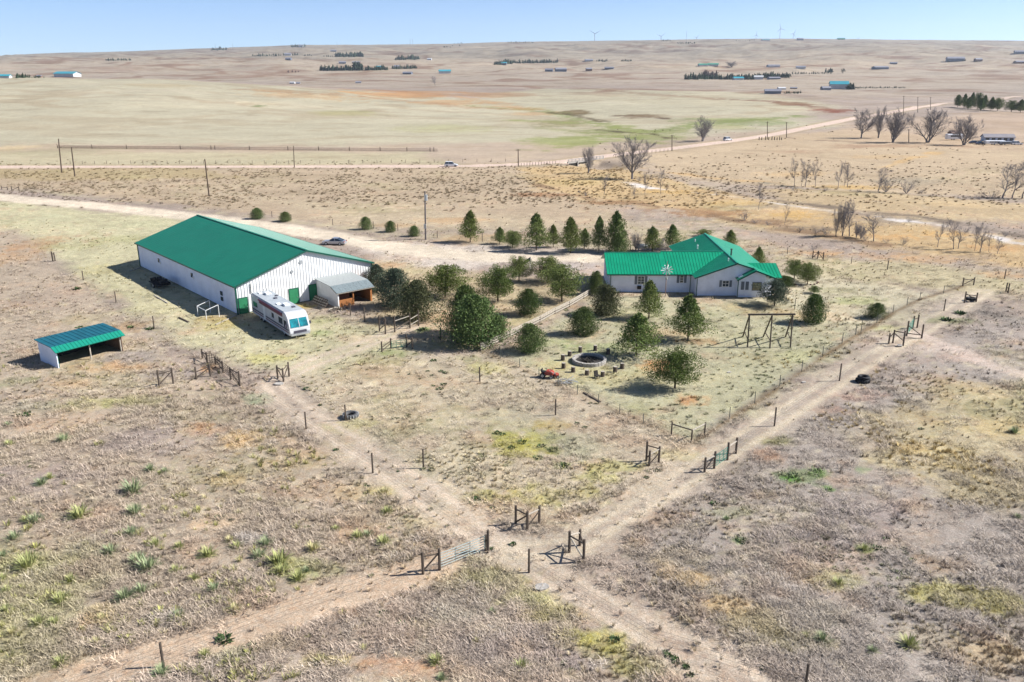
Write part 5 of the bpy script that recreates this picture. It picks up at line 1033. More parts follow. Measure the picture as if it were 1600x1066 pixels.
wire_fence('sparse wire fence behind the small junipers north of the driveway', [(395, 335), (425, 339), (455, 344), (520, 351), (583.6, 357.5, 346), (621.7, 360.5, 350), (683.4, 371.7, 361), (753.6, 378, 362), (820, 383), (900, 388), (985, 392)], r=.07, wires=(.4, .8, 1.1), h=1.35)
wire_fence('sparse wire fence crossing the meadow behind the house', [(1185, 392), (1230, 397), (1269.6, 403.6, 'w'), (1330, 412), (1386.5, 420.5, 'w')], r=.06, wires=(.4, .8, 1.1), h=1.3)
H2 = [(0, .85, 1, .85), (0, .2, 1, .8)]
brace('pair of posts with a rail and diagonal brace in the left paddock gateway', [(249, 604, 578.5), (271, 600, 575.5)], [(0, .75, 1, .85), (0, .1, 1, .8)])
brace('row of rough posts and rails left of the two green tube gates', [(307, 592.7, 573.7), (329, 588, 570)], [(0, .6, 1, .85), (0, .15, 1, .75)])
brace('upper posts holding the farther of the two barnyard tube gates', [(316.6, 559.7, 545.6), (324, 568, 550.3)], [(0, .7, 1, .8), (0, .75, 1, .2)])
brace('posts between the two barnyard tube gates with crossed rails', [(337, 570, 557), (348.7, 582, 564)], [(0, .8, 1, .8), (1, .15, 0, .75)])
brace('lower posts holding the nearer of the two barnyard tube gates', [(360.7, 592.5, 573.7), (375, 603, 580)], [(0, .85, 1, .85), (0, .75, 1, .1)])
gate('farther dark tube gate at the left barnyard corner', (325, 568), (336, 570), 1.3, 6, M_wood); gate('dark tube gate standing between the barnyard post rows', (338, 570.5), (348, 581), 1.3, 6, M_wood)
gate('nearer dark tube gate casting striped shadows at the barnyard corner', (349.5, 583), (374, 602.5), 1.35, 6, M_wood)
C3 = [(0, .85, 1, .85), (1, .85, 2, .85), (0, .82, 1, .15), (1, .15, 2, .8)]
brace('three post corner brace at the top of the dirt lane', [(434, 591, 571), (443, 595.5, 575.6), (451.8, 587.5, 566)], C3)
brace('three post corner brace at the lane crossing, farther of the two', [(806, 818.5, 790), (824, 827, 799), (842.6, 817.5, 791)], [(0, .8, 1, .8), (1, .8, 2, .82, 1), (0, .1, 1, .78), (1, .15, 2, .7)])
brace('three post corner brace at the lane crossing, nearer of the two', [(889.5, 862, 830), (912, 877, 843), (906, 851, 827.5)], [(0, .78, 1, .8), (0, .8, 2, .8, 1), (1, .12, 0, .75, 1), (1, .7, 2, .7)])
brace('two posts with rails left of the long bright tube gate', [(661, 896, 863), (687, 889.5, 857)], [(0, .8, 1, .75), (0, .1, 1, .8)])
brace('close double posts at the right end of the long bright tube gate', [(758.8, 859.5, 836), (762.7, 862.5, 828.6)], [(0, .6, 1, .6)])
gate('long bright metal tube gate left of the lane crossing', (688.5, 889), (757.5, 861), 1.25, 6, mat('dull_galvanised_gate', (.30, .36, .34), .5, .3, .1))
brace('three post corner brace below the corner of the yard', [(1010, 719, 690), (1014.4, 728, 704.5), (1029.4, 722, 697.6)], [(0, .8, 2, .85), (1, .75, 2, .85, 1), (0, .15, 1, .75), (1, .1, 2, .6)])
brace('yard corner brace of three posts with top rails', [(1049, 680, 659.5), (1080.4, 690.5, 671.5), (1100.8, 680, 660)], [(0, .85, 1, .95), (1, .95, 2, .9, 1)], r=.08)
brace('two posts with a pale rail left of the green lane gate', [(1101, 736.5, 715), (1116, 730.5, 705.5)], [(0, .8, 1, .75, 1), (0, .1, 1, .75)])
brace('two posts with pale rail right of the green lane gate', [(1136.5, 718, 691.5), (1149.8, 708, 684)], [(0, .75, 1, .78, 1), (0, .15, 1, .12)])
gate('green tube gate in the right lane between two post pairs', (1117.5, 730), (1135.5, 718.5), 1.25, 5, M_ggate)
brace('cluster of three gate posts at the near end of the far right gate', [(1388.6, 536.5, 521), (1395, 535.5, 515.5), (1411, 540, 517)], [(1, .75, 2, .3), (0, .6, 1, .8), (1, .9, 2, .85)])
brace('tall posts with crossed braces right of the far green gate', [(1416.7, 524, 501.6), (1440, 528, 507)], [(0, .7, 1, .15), (0, .15, 1, .2)])
brace('pair of tall posts behind the far green gate', [(1426, 513, 494), (1433, 511.5, 492)], [(0, .75, 1, .75)])
gate('short green tube gate at the far right lane corner', (1418, 523), (1425.5, 513.5), 1.4, 6, M_ggate)
brace('two posts with a diagonal rail over a dark tyre at far right', [(1506.8, 473, 455.6), (1525, 472, 457.5)], [(0, .7, 1, .65), (0, .8, 1, .2)])
brace('two posts with sloping rail at the far right meadow gap', [(1504, 447, 434), (1521, 445.7, 433.5)], [(0, .75, 1, .8), (0, .15, 1, .8)])
brace('three post brace with crossed rails on the meadow behind the house', [(1269.6, 404, 391.8), (1277.5, 404.5, 392), (1286, 406, 394)], [(0, .8, 1, .8), (1, .8, 2, .8), (0, .1, 1, .8), (1, .8, 2, .1)])
brace('old rail and posts at the left edge beside the driveway', [(18.4, 297.5, 291), (30, 297.5, 291.5)], [(0, .8, 1, .8), (0, .1, 1, .8)])
brace('two old posts at the far left edge beside the driveway', [(3, 296.5, 291), (12, 297, 291.5)], [(0, .7, 1, .7)])
# corral in front of the woodshed
wire_fence('rope and post line from the woodshed to the shaded corral', [(547.7, 492.5, 474), (569.8, 503.5, 480.5), (593, 517.5, 'w')], wires=(.7, 1.2))
brace('corral corner of two posts with crossed braces below the junipers', [(593, 517.5, 493.5), (602.4, 521.5, 498)], [(0, .8, 1, .8), (0, .1, 1, .6)])
brace('corral rails on three posts in front of the olive juniper', [(616.9, 518.5, 495), (640.7, 512.5, 490.5), (654, 508.7, 485)], [(0, .7, 1, .85, 1), (1, .6, 2, .72, 1), (0, .2, 1, .5), (1, .2, 2, .35, 1)])
brace('single tall corral post standing against the olive juniper', [(643.7, 500, 481), (646, 500, 486)], [(0, .5, 1, .6)])
brace('small gate posts with rail at the left of the barnyard gap', [(596.8, 549.5, 533.8), (611, 544, 528.8)], [(0, .4, 1, .75), (0, .1, 1, .5)])
brace('small gate posts with diagonal at the right of the barnyard gap', [(635.4, 541.5, 523), (644.6, 545.5, 527.5)], [(0, .8, 1, .78), (0, .1, 1, .7)])
gate('low green tube gate in the barnyard gap', (612, 544.5), (634.5, 542), 1.0, 4, M_ggate)
brace('two pale posts with a top rail in front of the big juniper', [(688.7, 531, 512), (706.3, 531.5, 519)], [(0, .8, 1, .95, 1)])
# plank fence from the paddock corner up to the house
pf = [(750.4, 548, 534), (765.6, 542, 532), (792, 529, 520), (819, 516, 507.5), (843.6, 504, 495.5), (867, 491.5, 484.5), (889.6, 479.5, 472), (912, 466.5, 459.5), (925, 459, 450)]
ps = [at(p[0], p[1]) for p in pf]; o = ps[0]; t = thing('plank_fence', 'low pale plank fence climbing from the paddock corner to the house', 'fence', o)
for p, q in zip(pf, ps): link('post', post_mesh(.1), t, q - o, scale=(1, 1, ztop(q, p[2]) - q.z))
for a, b in zip(ps[:-1], ps[1:]):
    for z in (.28, .62, .9):
        m_ = MB(); m_.beam(a - o + Vector((.03, -.09, z)), b - o + Vector((-.03, -.09, z - .01)), .05, .2); part(m_, 'plank', M_rail, t)
brace('tall gate post with short rail at the house end of the plank fence', [(929.8, 458.5, 441), (934, 455, 446)], [(0, .6, 1, .7)])
# slatted snow fence beyond the road
SFp = [(90 + i * (684 - 90) / 99., 232 + 5.2 * (i / 99.) ** 1.0) for i in range(100)]; ps = [at(*p) for p in SFp]; o = ps[0]
t = thing('snow_fence', 'long brown slatted snow fence on the hillside beyond the road', 'fence', o); M_snow = mat('brown_snow_fence', (.25, .17, .13), .9, 0, .25, 1)
for k, (a, b) in enumerate(zip(ps[:-1], ps[1:])):
    m_ = MB()
    for z in (.4, 1.2): m_.beam(a - o + Vector((0, 0, z)), b - o + Vector((0, 0, z)), .03, .06)
    for f in range(12): q = a.lerp(b, f / 12) - o; m_.beam(q, q + Vector((0, 0, 1.3)), .03, .07)
    part(m_, 'fence_panel', M_snow, t)
    if k in (0, 9, 18, 32, 40, 41, 50, 60, 68, 76, 84, 91, 97, 98): q = a - o; m_ = MB(); m_.tube(q, q + Vector((0, 0, 1.8)), .14, .14, 6); part(m_, 'brace_post', M_pole, t)
# post line between the road and the far field
for lb, a, b, n in (('far line of small fence posts along the left verge of the road', (110, 256.5), (470, 255.5), 20), ('far line of small fence posts left of the bridge', (500, 256), (790, 253), 14), ('far line of short reflector posts along the road right of the bridge', (962, 246.5), (1050, 236), 15), ('far line of posts along the near side of the road before the bridge', (810, 260.5), (868, 256.5), 14)):
    t = thing('post_row', lb, 'fence', at(*a))
    for i in range(n): q = at(a[0] + (b[0] - a[0]) * i / (n - 1), a[1] + (b[1] - a[1]) * i / (n - 1)); link('post', post_mesh(.07), t, q - t.location, scale=(1, 1, 1.2))
t = thing('corral_posts', 'short row of uneven dark posts beside the road right of the white car', 'fence', at(1190, 218.5))
for x in (1186, 1190, 1196, 1201, 1206, 1210, 1214, 1218, 1221): q = at(x, 219); link('post', post_mesh(.22), t, q - t.location, scale=(1, 1, random.uniform(1.2, 2.2)))
# bridge
ba, bb_ = P(872, 252.8), P(928, 246.8); v = bb_ - ba; BLn = v.length; rz = math.atan2(v.y, v.x)
t = thing('road_bridge', 'low concrete road bridge with pale railing posts over the dry creek', 'bridge', ba + Vector((v.y, -v.x, 0)).normalized() * 4.9 + Vector((0, 0, .0)), rz)
m_ = MB(); m_.bb((0, -.25, -.35), (BLn, .25, .25)); part(m_, 'deck_edge', M_concrete, t)
m_ = MB(); m_.bb((.8, -.2, -1.9), (BLn - .8, .1, -.36)); part(m_, 'opening_shade_block', M_dark, t)  # dark block standing in for the shade under the deck
for i in range(11): x = .3 + i * (BLn - .6) / 10; m_ = MB(); m_.bb((x - .14, -.3, .25), (x + .14, -.05, 1.25)); part(m_, 'railing_post', M_concrete, t)
m_ = MB(); m_.bb((0, -.34, .95), (BLn, -.31, 1.25)); m_.bb((0, -.34, .45), (BLn, -.31, .7)); part(m_, 'rail', M_concrete, t)
for i in range(3): x = BLn * (i + 1) / 4; m_ = MB(); m_.bb((x - .2, -.7, -1.9), (x + .2, -.36, .2)); part(m_, 'pier', M_concrete, t)
# ------------------------------------------------------------------ utility poles
def upole(base, top, label, xb=0, r=.16, m=None, box=False):
    p = at(*base); h = ztop(p, top[1]) - p.z; lx = (top[0] - PXY(p + Vector((0, 0, h)))[0]) * mpp(p) * .95
    t = thing('utility_pole', label, 'utility pole', p, group=None)
    mm = MB(); mm.tube((0, 0, -.3), (lx, 0, h), r, r * .75, 8); part(mm, 'shaft', m or M_pole, t)
    if xb: mm = MB(); mm.beam((lx - xb, 0, h - .4), (lx + xb, .1, h - .4), .12, .14); part(mm, 'crossarm', M_pole, t)
    if box:
        mm = MB(); mm.tube((.35, 0, h - 1.9), (.35, 0, h - .7), .34, .34, 12); part(mm, 'transformer', M_steel, t); mm = MB(); mm.box((0, -.25, h * .28), (.5, .3, .9)); part(mm, 'meter_box', M_steel, t); mm = MB(); mm.bb((.15, -.1, h - 1.2), (.55, .1, h - 1.05)); part(mm, 'bracket', M_steel, t)
    return t
upole((96.4, 269.8), (91.5, 217), 'leftmost dark wooden pole between the road and the driveway', r=.22); upole((117, 275.8), (111.6, 230), 'second dark wooden pole from the left below the road', r=.22)
upole((326.8, 306.5), (320, 248.8), 'dark wooden pole in the scrub behind the barn roof', r=.2); upole((460, 262), (458.5, 228), 'wooden pole beside the road left of the white vehicle')
upole((665, 374.5), (664, 299), 'tall pole with a grey transformer north of the driveway', box=True, r=.2, m=mat('grey_pole', (.17, .15, .14), .9, 0, .2, 4))
for b, tp, lb in (((810, 259), (809.5, 233), 'thin wooden pole by the road left of the bridge'), ((1050, 236), (1050, 211), 'thin wooden pole by the road right of the bridge'), ((1199, 218), (1199, 190), 'thin pole beside the row of uneven dark posts'), ((1229, 215), (1229, 191), 'thin pole just right of the row of uneven dark posts'), ((1420, 223), (1420, 202), 'thin pole between the big bare cottonwoods'), ((1412, 178), (1412, 150), 'farther pole standing above the big cottonwoods, left one'), ((1434, 176), (1434, 152), 'farther pole standing above the big cottonwoods, middle one'), ((1454, 172), (1454, 152), 'farther pole standing above the big cottonwoods, right one')):
    upole(b, tp, lb, xb=.9, r=.2)
# ------------------------------------------------------------------ trees near the house
jg = 'small round junipers north of the driveway'
for a in [(402, 342, 325, 20, 'leftmost small round juniper north of the driveway behind the barn'), (446, 346, 331, 19, 'second small round juniper behind the barn roof'), (572, 358.5, 339, 19, 'small round juniper left of the old gate posts by the driveway'), (610, 362.5, 345.5, 18, 'small round juniper right of the old gate posts by the driveway'), (647, 369.5, 353, 18, 'small round juniper just left of the transformer pole')]:
    tree(a[0], a[1], a[2], a[3], 'juniper', M_jun, a[4], group=jg)
tg = 'pines in the row beyond the driveway'
for a in [(734.7, 378.5, 328, 36, 'tall', 'tall pine standing apart right of the transformer pole', 1), (780.6, 381.5, 354, 22, 'tall', 'smallest left pine of the row beyond the driveway', 0), (801, 386.5, 361, 26, 'pine', 'low bushy pine second in the row beyond the driveway', 1), (838, 391.8, 332, 42, 'tall', 'broad tall pine at the left of the dense row beyond the driveway', 2), (864.7, 386.5, 350, 22, 'tall', 'slim pine just right of the broad tall pine in the row', 3),
          (891.5, 395.5, 338, 40, 'tall', 'broad pine nearest the gravel in the row beyond the driveway', 1), (913, 389.5, 356, 24, 'tall', 'narrow bright pine behind the broad pine in the row', 0), (935.6, 391.8, 336, 28, 'tall', 'slender tall pine before the house end of the row', 3), (961, 393, 328, 40, 'tall', 'tallest dark pine right behind the house wing', 2), (1019, 393, 353, 32, 'tall', 'pine behind the middle of the house wing roof', 0), (1050, 389, 350, 30, 'tall', 'pine behind the left slope of the main roof', 1), (1100, 370, 358.5, 22, 'pine', 'pine whose tip shows above the main roof peak', 2), (1141, 386, 359, 25, 'tall', 'pine behind the right slope of the main roof', 3), (1184, 418, 385, 26, 'tall', 'pine at the right end behind the main roof', 1)]:
    tree(a[0], a[1], a[2], a[3], a[4], M_pine, a[5], group=tg if a[0] < 970 else None, seed=a[6])
tree(965, 396, 364, 37, 'spire', M_jun, 'dark dense juniper before the tallest pine behind the house wing', name='juniper')
yg = None
for a in [(695.8, 464.5, 413.5, 56, 'pine', 'round crowned pine right of the corral junipers', 0), (778, 472, 416, 48, 'pine', 'round crowned pine in the middle of the grove left of the house', 1), (877.8, 471, 413.5, 47, 'pine', 'round crowned pine nearest the plank fence', 2), (810.8, 439, 401, 31, 'pine', 'small pine left of the flagpole by the driveway', 3), (856.8, 441, 401, 44, 'pine', 'bright pine right of the flagpole by the driveway', 0),
          (1013.7, 498, 436, 46, 'tall', 'pine in the yard before the left wing windows', 1), (994, 556, 487.5, 72, 'tall', 'broad pine beside the fire pit', 2), (1075, 531, 459, 60, 'tall', 'open branched pine in the middle of the yard', 3), (1240.7, 436, 406, 27, 'pine', 'left small pine of the pair in the rock border', 1), (1261.7, 444, 410.5, 26, 'pine', 'right small pine of the pair in the rock border', 2), (1272, 458.5, 446.5, 14, 'pine', 'tiny sapling below the two small pines', 3), (1210, 477.5, 437, 40, 'pine', 'round dense tree against the right corner of the house', 0)]:
    tree(a[0], a[1], a[2], a[3], a[4], M_pine if a[0] != 1210 else M_jun3, a[5], seed=a[6])
tree(1054.5, 607, 545.5, 62, 'pine', M_pine2, 'bright green pine at the front of the yard', seed=1)
for a in [(947, 491.5, 446, 48, 'wide juniper close before the left wing wall', M_jun2), (911, 522, 480.5, 46, 'round dark juniper in the yard beside the plank fence', M_jun), (829, 549.5, 507, 48, 'round juniper inside the yard corner near the plank fence', M_jun), (824.7, 492, 452, 39, 'round juniper in the grove below the small pines', M_jun), (1269.6, 504, 460, 37, 'dense juniper right of the swing frame', M_jun), (1368, 496.5, 474, 30, 'round juniper alone at the right edge of the meadow', M_jun),
          (1227.6, 446, 431.5, 28, 'low wide juniper shrub at the right of the house', M_jun), (930.5, 460, 424, 25, 'dark juniper against the left end of the house', M_jun)]:
    tree(a[0], a[1], a[2], a[3], 'juniper', a[5], a[4])
tree(727, 522, 447, 56, 'juniper', M_jun, 'rear crown of the big juniper clump in front of the plank fence', seed=1); tree(744, 538.5, 462, 82, 'juniper', M_jun, 'biggest juniper standing at the paddock corner', seed=2)
tree(776, 532, 494, 34, 'juniper', M_jun, 'right flank juniper of the big clump by the plank fence', seed=3)
tree(590, 455, 414, 36, 'juniper', M_jun3, 'grey green juniper touching the barn corner', seed=0); tree(617, 480, 420.5, 54, 'juniper', M_jun3, 'tall grey green juniper between the woodshed and the olive juniper', seed=1); tree(650, 500, 438.5, 58, 'juniper', M_jun2, 'olive brown juniper at the corral', seed=2)
for a in [(993, 393, 362, 22, 'pale leafless shrub left of the pine behind the house wing', 1), (1031, 393, 371, 26, 'pale leafless shrub right of the pine behind the house wing', 2)]: bare(a[0], a[1], a[2], a[3], a[4], M_bare2, 1.1, 6, 3, a[5], 'bare_shrub', 'shrub')
# ------------------------------------------------------------------ bare trees
cg = 'big bare cottonwoods by the far trailer'
for a in [(1345.5, 216, 168, 46, 'leftmost big bare cottonwood of the far grove', 1, 1), (1372, 216, 163, 32, 'narrow bare cottonwood second in the far grove', 2, 2), (1394.7, 223, 165, 46, 'upright bare cottonwood third in the far grove', 3, 3), (1449.5, 223, 167, 62, 'widest bare cottonwood of the far grove', 4, 2), (1505.8, 227, 176, 48, 'bare cottonwood in front of the far trailer home', 0, 2)]:
    bare(a[0], a[1], a[2], a[3], a[4], seed=a[5], depth=7, multi=a[6], group=cg, thick=1.25)
bare(987.5, 280, 209, 62, 'large spreading bare cottonwood right of the bridge', spread=1.25, seed=3, depth=7, thick=1.5)
bare(919.5, 271, 227, 24, 'slender two stemmed bare tree in front of the bridge', seed=1, multi=2, spread=.7); bare(1097.5, 221, 180, 50, 'lone round bare tree beside the road before the white car', seed=2, depth=7, multi=3, spread=1.0)
for a in [(944, 304, 269, 18, 'thin bare tree left of the creek below the big cottonwood', 2), (990.7, 311, 287, 12, 'short pale sapling below the big cottonwood', 3), (1007.5, 305, 267, 15, 'pale bare sapling right of the big cottonwood', 1), (1032.5, 303, 262, 20, 'bare tree rightmost below the big cottonwood', 0), (1040, 301, 288, 12, 'tiny bare sapling at the foot of the rightmost creek tree', 2),
          (1241.4, 291, 245, 20, 'leftmost bare tree of the upper creek clump', 1), (1252, 291, 262, 14, 'small bare tree inside the upper creek clump', 0), (1258, 292, 248, 26, 'spreading bare tree in the upper creek clump', 3), (1273.7, 292, 246, 18, 'right slim bare tree of the upper creek clump', 2), (1309, 295.5, 250, 22, 'leaning bare tree left of the pair on the gold grass', 4), (1319, 292.5, 260, 12, 'thin bare stem between the pair on the gold grass', 2), (1324, 293, 252, 28, 'right leaning bare tree of the pair on the gold grass', 1), (1372, 299.5, 260, 32, 'crooked bare tree beside the two creek bushes', 3),
          (1566, 310, 256, 54, 'left brushy bare tree at the right edge of the photo', 0), (1581, 310.5, 247, 46, 'middle bare tree at the right edge of the photo', 1), (1597, 310, 245, 44, 'rightmost bare tree at the edge of the photo', 2),
          (1185, 327.5, 283, 17, 'slim leaning bare tree on the gold creek flat', 1), (1226, 351.5, 319, 12, 'slim bare stem on the lower creek bank', 2), (1327, 369.5, 310, 38, 'tallest pale bare tree of the lower creek thicket', 3), (1365, 377, 333, 36, 'spreading bare tree right of the lower creek thicket', 0), (1464.5, 386.5, 345, 24, 'leaning bare tree left of the low bent pair', 4), (1490, 389.5, 340, 32, 'tall bent bare tree on the lower creek bank', 1), (1497, 388.5, 352, 24, 'short bent bare tree beside the tall bent one', 3),
          (1522.6, 392, 344, 17, 'thin upright bare tree at the lower right creek', 2), (1531, 395, 352, 30, 'leaning forked bare tree at the lower right creek', 0), (1544.6, 394.5, 358, 13, 'slim bare stem at the lower right creek', 1), (1558, 396.5, 371, 18, 'small bare tree last in the lower right creek row', 3)]:
    bare(a[0], a[1], a[2], a[3], a[4], seed=a[5], m=M_bare, spread=.85, thick=1.15)
for a in [(1306, 369, 318, 16, 'left pale stems of the lower creek thicket', 0), (1316, 369.5, 312, 18, 'middle pale stems of the lower creek thicket', 4), (1345, 373, 352, 24, 'low pale brush between the lower creek trees', 1), (1338, 371, 345, 18, 'pale brush right of the tallest thicket tree', 2)]: bare(a[0], a[1], a[2], a[3], a[4], M_bare2, .9, 6, 3, a[5], 'bare_thicket', 'bare shrub')
for a in [(1164, 344.5, 328, 30, 'round dark leafless bush on the creek bank', 0), (1384, 300.5, 278, 36, 'left leafless bush of the pair by the crooked tree', 1), (1416, 302.5, 277, 36, 'right leafless bush of the pair by the crooked tree', 2), (1411.5, 382.5, 368, 24, 'small leafless bush on the lower creek bank', 3), (1270, 391, 383, 14, 'tiny leafless bush near the meadow brace', 1), (1548, 310, 296, 36, 'low dark brush under the trees at the right edge', 2)]: bare(a[0], a[1], a[2], a[3], a[4], M_bare, 1.6, 6, 5, a[5], 'bare_bush', 'bush', thick=.8)
ORD_ = ['first', 'second', 'third', 'fourth', 'fifth', 'sixth', 'seventh', 'eighth', 'ninth', 'tenth', 'eleventh', 'twelfth', 'thirteenth', 'fourteenth', 'fifteenth', 'sixteenth', 'seventeenth', 'eighteenth', 'nineteenth', 'twentieth', 'twenty first', 'twenty second']
for i, (px, yb, yt, w_) in enumerate(sorted([(1180, 349, 341, 22), (1200, 352, 343, 18), (1250, 361, 352, 20), (1275, 365, 353, 24), (1290, 367, 352, 26), (1352, 376, 364, 22), (1385, 380, 370, 16), (1240, 298, 290, 18), (1290, 299, 292, 16), (1340, 301, 294, 14), (1530, 312, 300, 26), (1505, 313, 304, 24), (1440, 303, 294, 18), (1120, 306, 299, 14), (1015, 280, 270, 24), (1000, 283, 275, 20), (915, 306, 300, 10), (905, 302, 295, 9), (1090, 303, 297, 14), (1420, 347, 339, 16), (1380, 341, 334, 14), (1570, 370, 361, 18)])):
    bare(px, yb, yt, w_, 'low leafless brush, %s from the left of the brush along the creek' % ORD_[i], M_bare2 if i % 3 else M_bare, 1.4, 5, 4, i % 4, 'creek_brush', 'brush', thick=.8, group='low brush along the creek')
bare(680, 134.5, 118, 15, 'single bare tree alone on the far plain', spread=.9, seed=0, thick=2.2)
bare(1143, 105, 95, 22, 'round dark bare tree beside the far green roofed houses', spread=1.2, seed=2, multi=3, thick=2.5)
# ------------------------------------------------------------------ yuccas and weeds
def yucca(name, n, l0, l1, m, seed): 
    b = blades(n, .12, l0, l1, .014, .1, 1.5, seed, bend=.1); return b.mesh(name, m)
M_y1 = mat('yellow_green_yucca', (.29, .31, .12), .6, 0, .2, 3, island=.35, rgb2=(.40, .40, .16)); M_y2 = mat('grey_green_yucca', (.19, .24, .13), .6, 0, .2, 3, island=.35, rgb2=(.33, .36, .18)); M_y3 = mat('dry_yellow_yucca', (.46, .40, .19), .7, 0, .2, 3, island=.3, rgb2=(.42, .40, .2)); M_wd = mat('dark_green_weed', (.055, .10, .028), .8, 0, .3, 3, island=.4)
YM = {k: [yucca('yucca_leaves', 170, .22, .52, m, s) for s in (1, 2, 3)] for k, m in (('y', M_y1), ('g', M_y2), ('d', M_y3))}
YL = {'y': 'yellow green spiky yucca clump in the left foreground paddock', 'g': 'grey green spiky yucca clump in the left foreground paddock', 'd': 'dry yellow spiky yucca clump in the left foreground paddock'}
ys = [(209, 769, 42, 'g'), (125, 808, 42, 'y'), (210, 803, 34, 'g'), (55, 815, 30, 'g'), (40, 812, 20, 'y'), (235, 735, 22, 'g'), (258, 737, 16, 'g'), (65, 757, 24, 'g'), (78, 748, 18, 'y'), (205, 836, 28, 'g'), (22, 842, 28, 'g'), (243, 852, 26, 'y'), (280, 857, 22, 'y'), (172, 865, 32, 'g'), (215, 878, 36, 'g'), (232, 889, 44, 'g'), (325, 868, 34, 'y'), (45, 885, 50, 'y'), (360, 845, 20, 'd'), (370, 855, 24, 'y'), (415, 850, 30, 'g'), (405, 870, 30, 'g'), (436, 880, 46, 'y'), (442, 895, 34, 'y'), (275, 893, 24, 'y'), (303, 906, 22, 'y'), (335, 925, 30, 'g'), (110, 908, 26, 'y'), (5, 905, 20, 'y'), (12, 925, 24, 'y'), (95, 940, 36, 'y'), (195, 936, 36, 'g'), (222, 926, 32, 'g'), (490, 860, 28, 'd'), (525, 827, 16, 'y'), (560, 840, 28, 'y'), (600, 850, 30, 'y'), (575, 838, 24, 'g'), (368, 955, 26, 'd'), (278, 965, 28, 'g'), (95, 1036, 30, 'y'), (252, 1052, 34, 'g'), (10, 955, 24, 'y'), (60, 975, 30, 'y'), (20, 990, 26, 'd'), (160, 968, 24, 'd'), (150, 1005, 24, 'd'), (320, 1025, 24, 'y'), (310, 1055, 24, 'y'), (502, 1035, 26, 'd'), (100, 690, 28, 'g'), (15, 695, 20, 'y'), (85, 975, 26, 'y'), (350, 742, 18, 'd'), (345, 938, 16, 'y'), (5, 870, 22, 'g'), (130, 985, 20, 'd'), (250, 740, 14, 'y'), (12, 665, 14, 'g'), (466, 905, 30, 'y'), (480, 893, 18, 'g')]
r = random.Random(31)
ORD = ['leftmost', 'second', 'third', 'fourth', 'fifth', 'sixth', 'seventh', 'eighth', 'ninth', 'tenth', 'eleventh', 'twelfth', 'thirteenth', 'fourteenth', 'fifteenth', 'sixteenth', 'seventeenth', 'eighteenth', 'nineteenth', 'twentieth', 'twenty first', 'twenty second', 'twenty third', 'twenty fourth']
def ordinals(items, key, place):
    """a label for each item: how it looks, then its rank from the left inside its strip of ground"""
    out = {}; g = {}
    for i, it in enumerate(items): g.setdefault((key(it), place(it)), []).append(i)
    for (kk, pl), ix in g.items():
        for n_, i in enumerate(sorted(ix, key=lambda q: items[q][0])): out[i] = (kk + ' ' + pl) if len(ix) == 1 else '%s, %s from the left %s' % (kk, ORD[n_], pl)
    return out
yk = {'y': 'yellow green spiky yucca', 'g': 'grey green spiky yucca', 'd': 'dry yellow spiky yucca'}
def yplace(a): return 'in the upper left paddock' if a[1] < 790 else 'in the row above mid left paddock' if a[1] < 862 else 'in the dense middle left paddock' if a[1] < 915 else 'in the lower left paddock' if a[1] < 1000 else 'at the bottom left corner'
yl = ordinals(ys, lambda a: yk[a[3]], yplace)
for i, (px, py, wp, k) in enumerate(ys):
    p = at(px, py, -.03); s = wp * mpp(p) / .80; link('yucca', YM[k][i % 3], None, p, r.uniform(0, 6), s, label=yl[i], category='yucca', group='yucca clumps of the left paddock')
yr = [(1310, 912, 24, 'y'), (1420, 1008, 36, 'y'), (1364, 1018, 22, 'g'), (1285, 1000, 30, 'g'), (1260, 995, 18, 'y'), (1585, 676, 22, 'g'), (815, 1045, 30, 'y'), (682, 1035, 30, 'y'), (770, 957, 18, 'g'), (1590, 808, 16, 'g'), (1135, 812, 14, 'g'), (1350, 860, 18, 'y'), (605, 800, 22, 'y'), (600, 770, 20, 'd'), (690, 1060, 22, 'g'), (745, 1005, 18, 'd')]
yl = ordinals(yr, lambda a: yk[a[3]], lambda a: 'in the right paddock' if a[0] > 1000 else 'between the two dirt lanes' if a[1] < 850 else 'at the bottom below the lane crossing')
for i, (px, py, wp, k) in enumerate(yr):
    p = at(px, py, -.03); s = wp * mpp(p) / .80; link('yucca', YM[k][i % 3], None, p, r.uniform(0, 6), s, label=yl[i], category='yucca', group='yuccas outside the left paddock')
WM = [blades(60, .28, .10, .3, .05, .1, 1.4, s).mesh('weed_leaves', M_wd) for s in (5, 6, 7)]
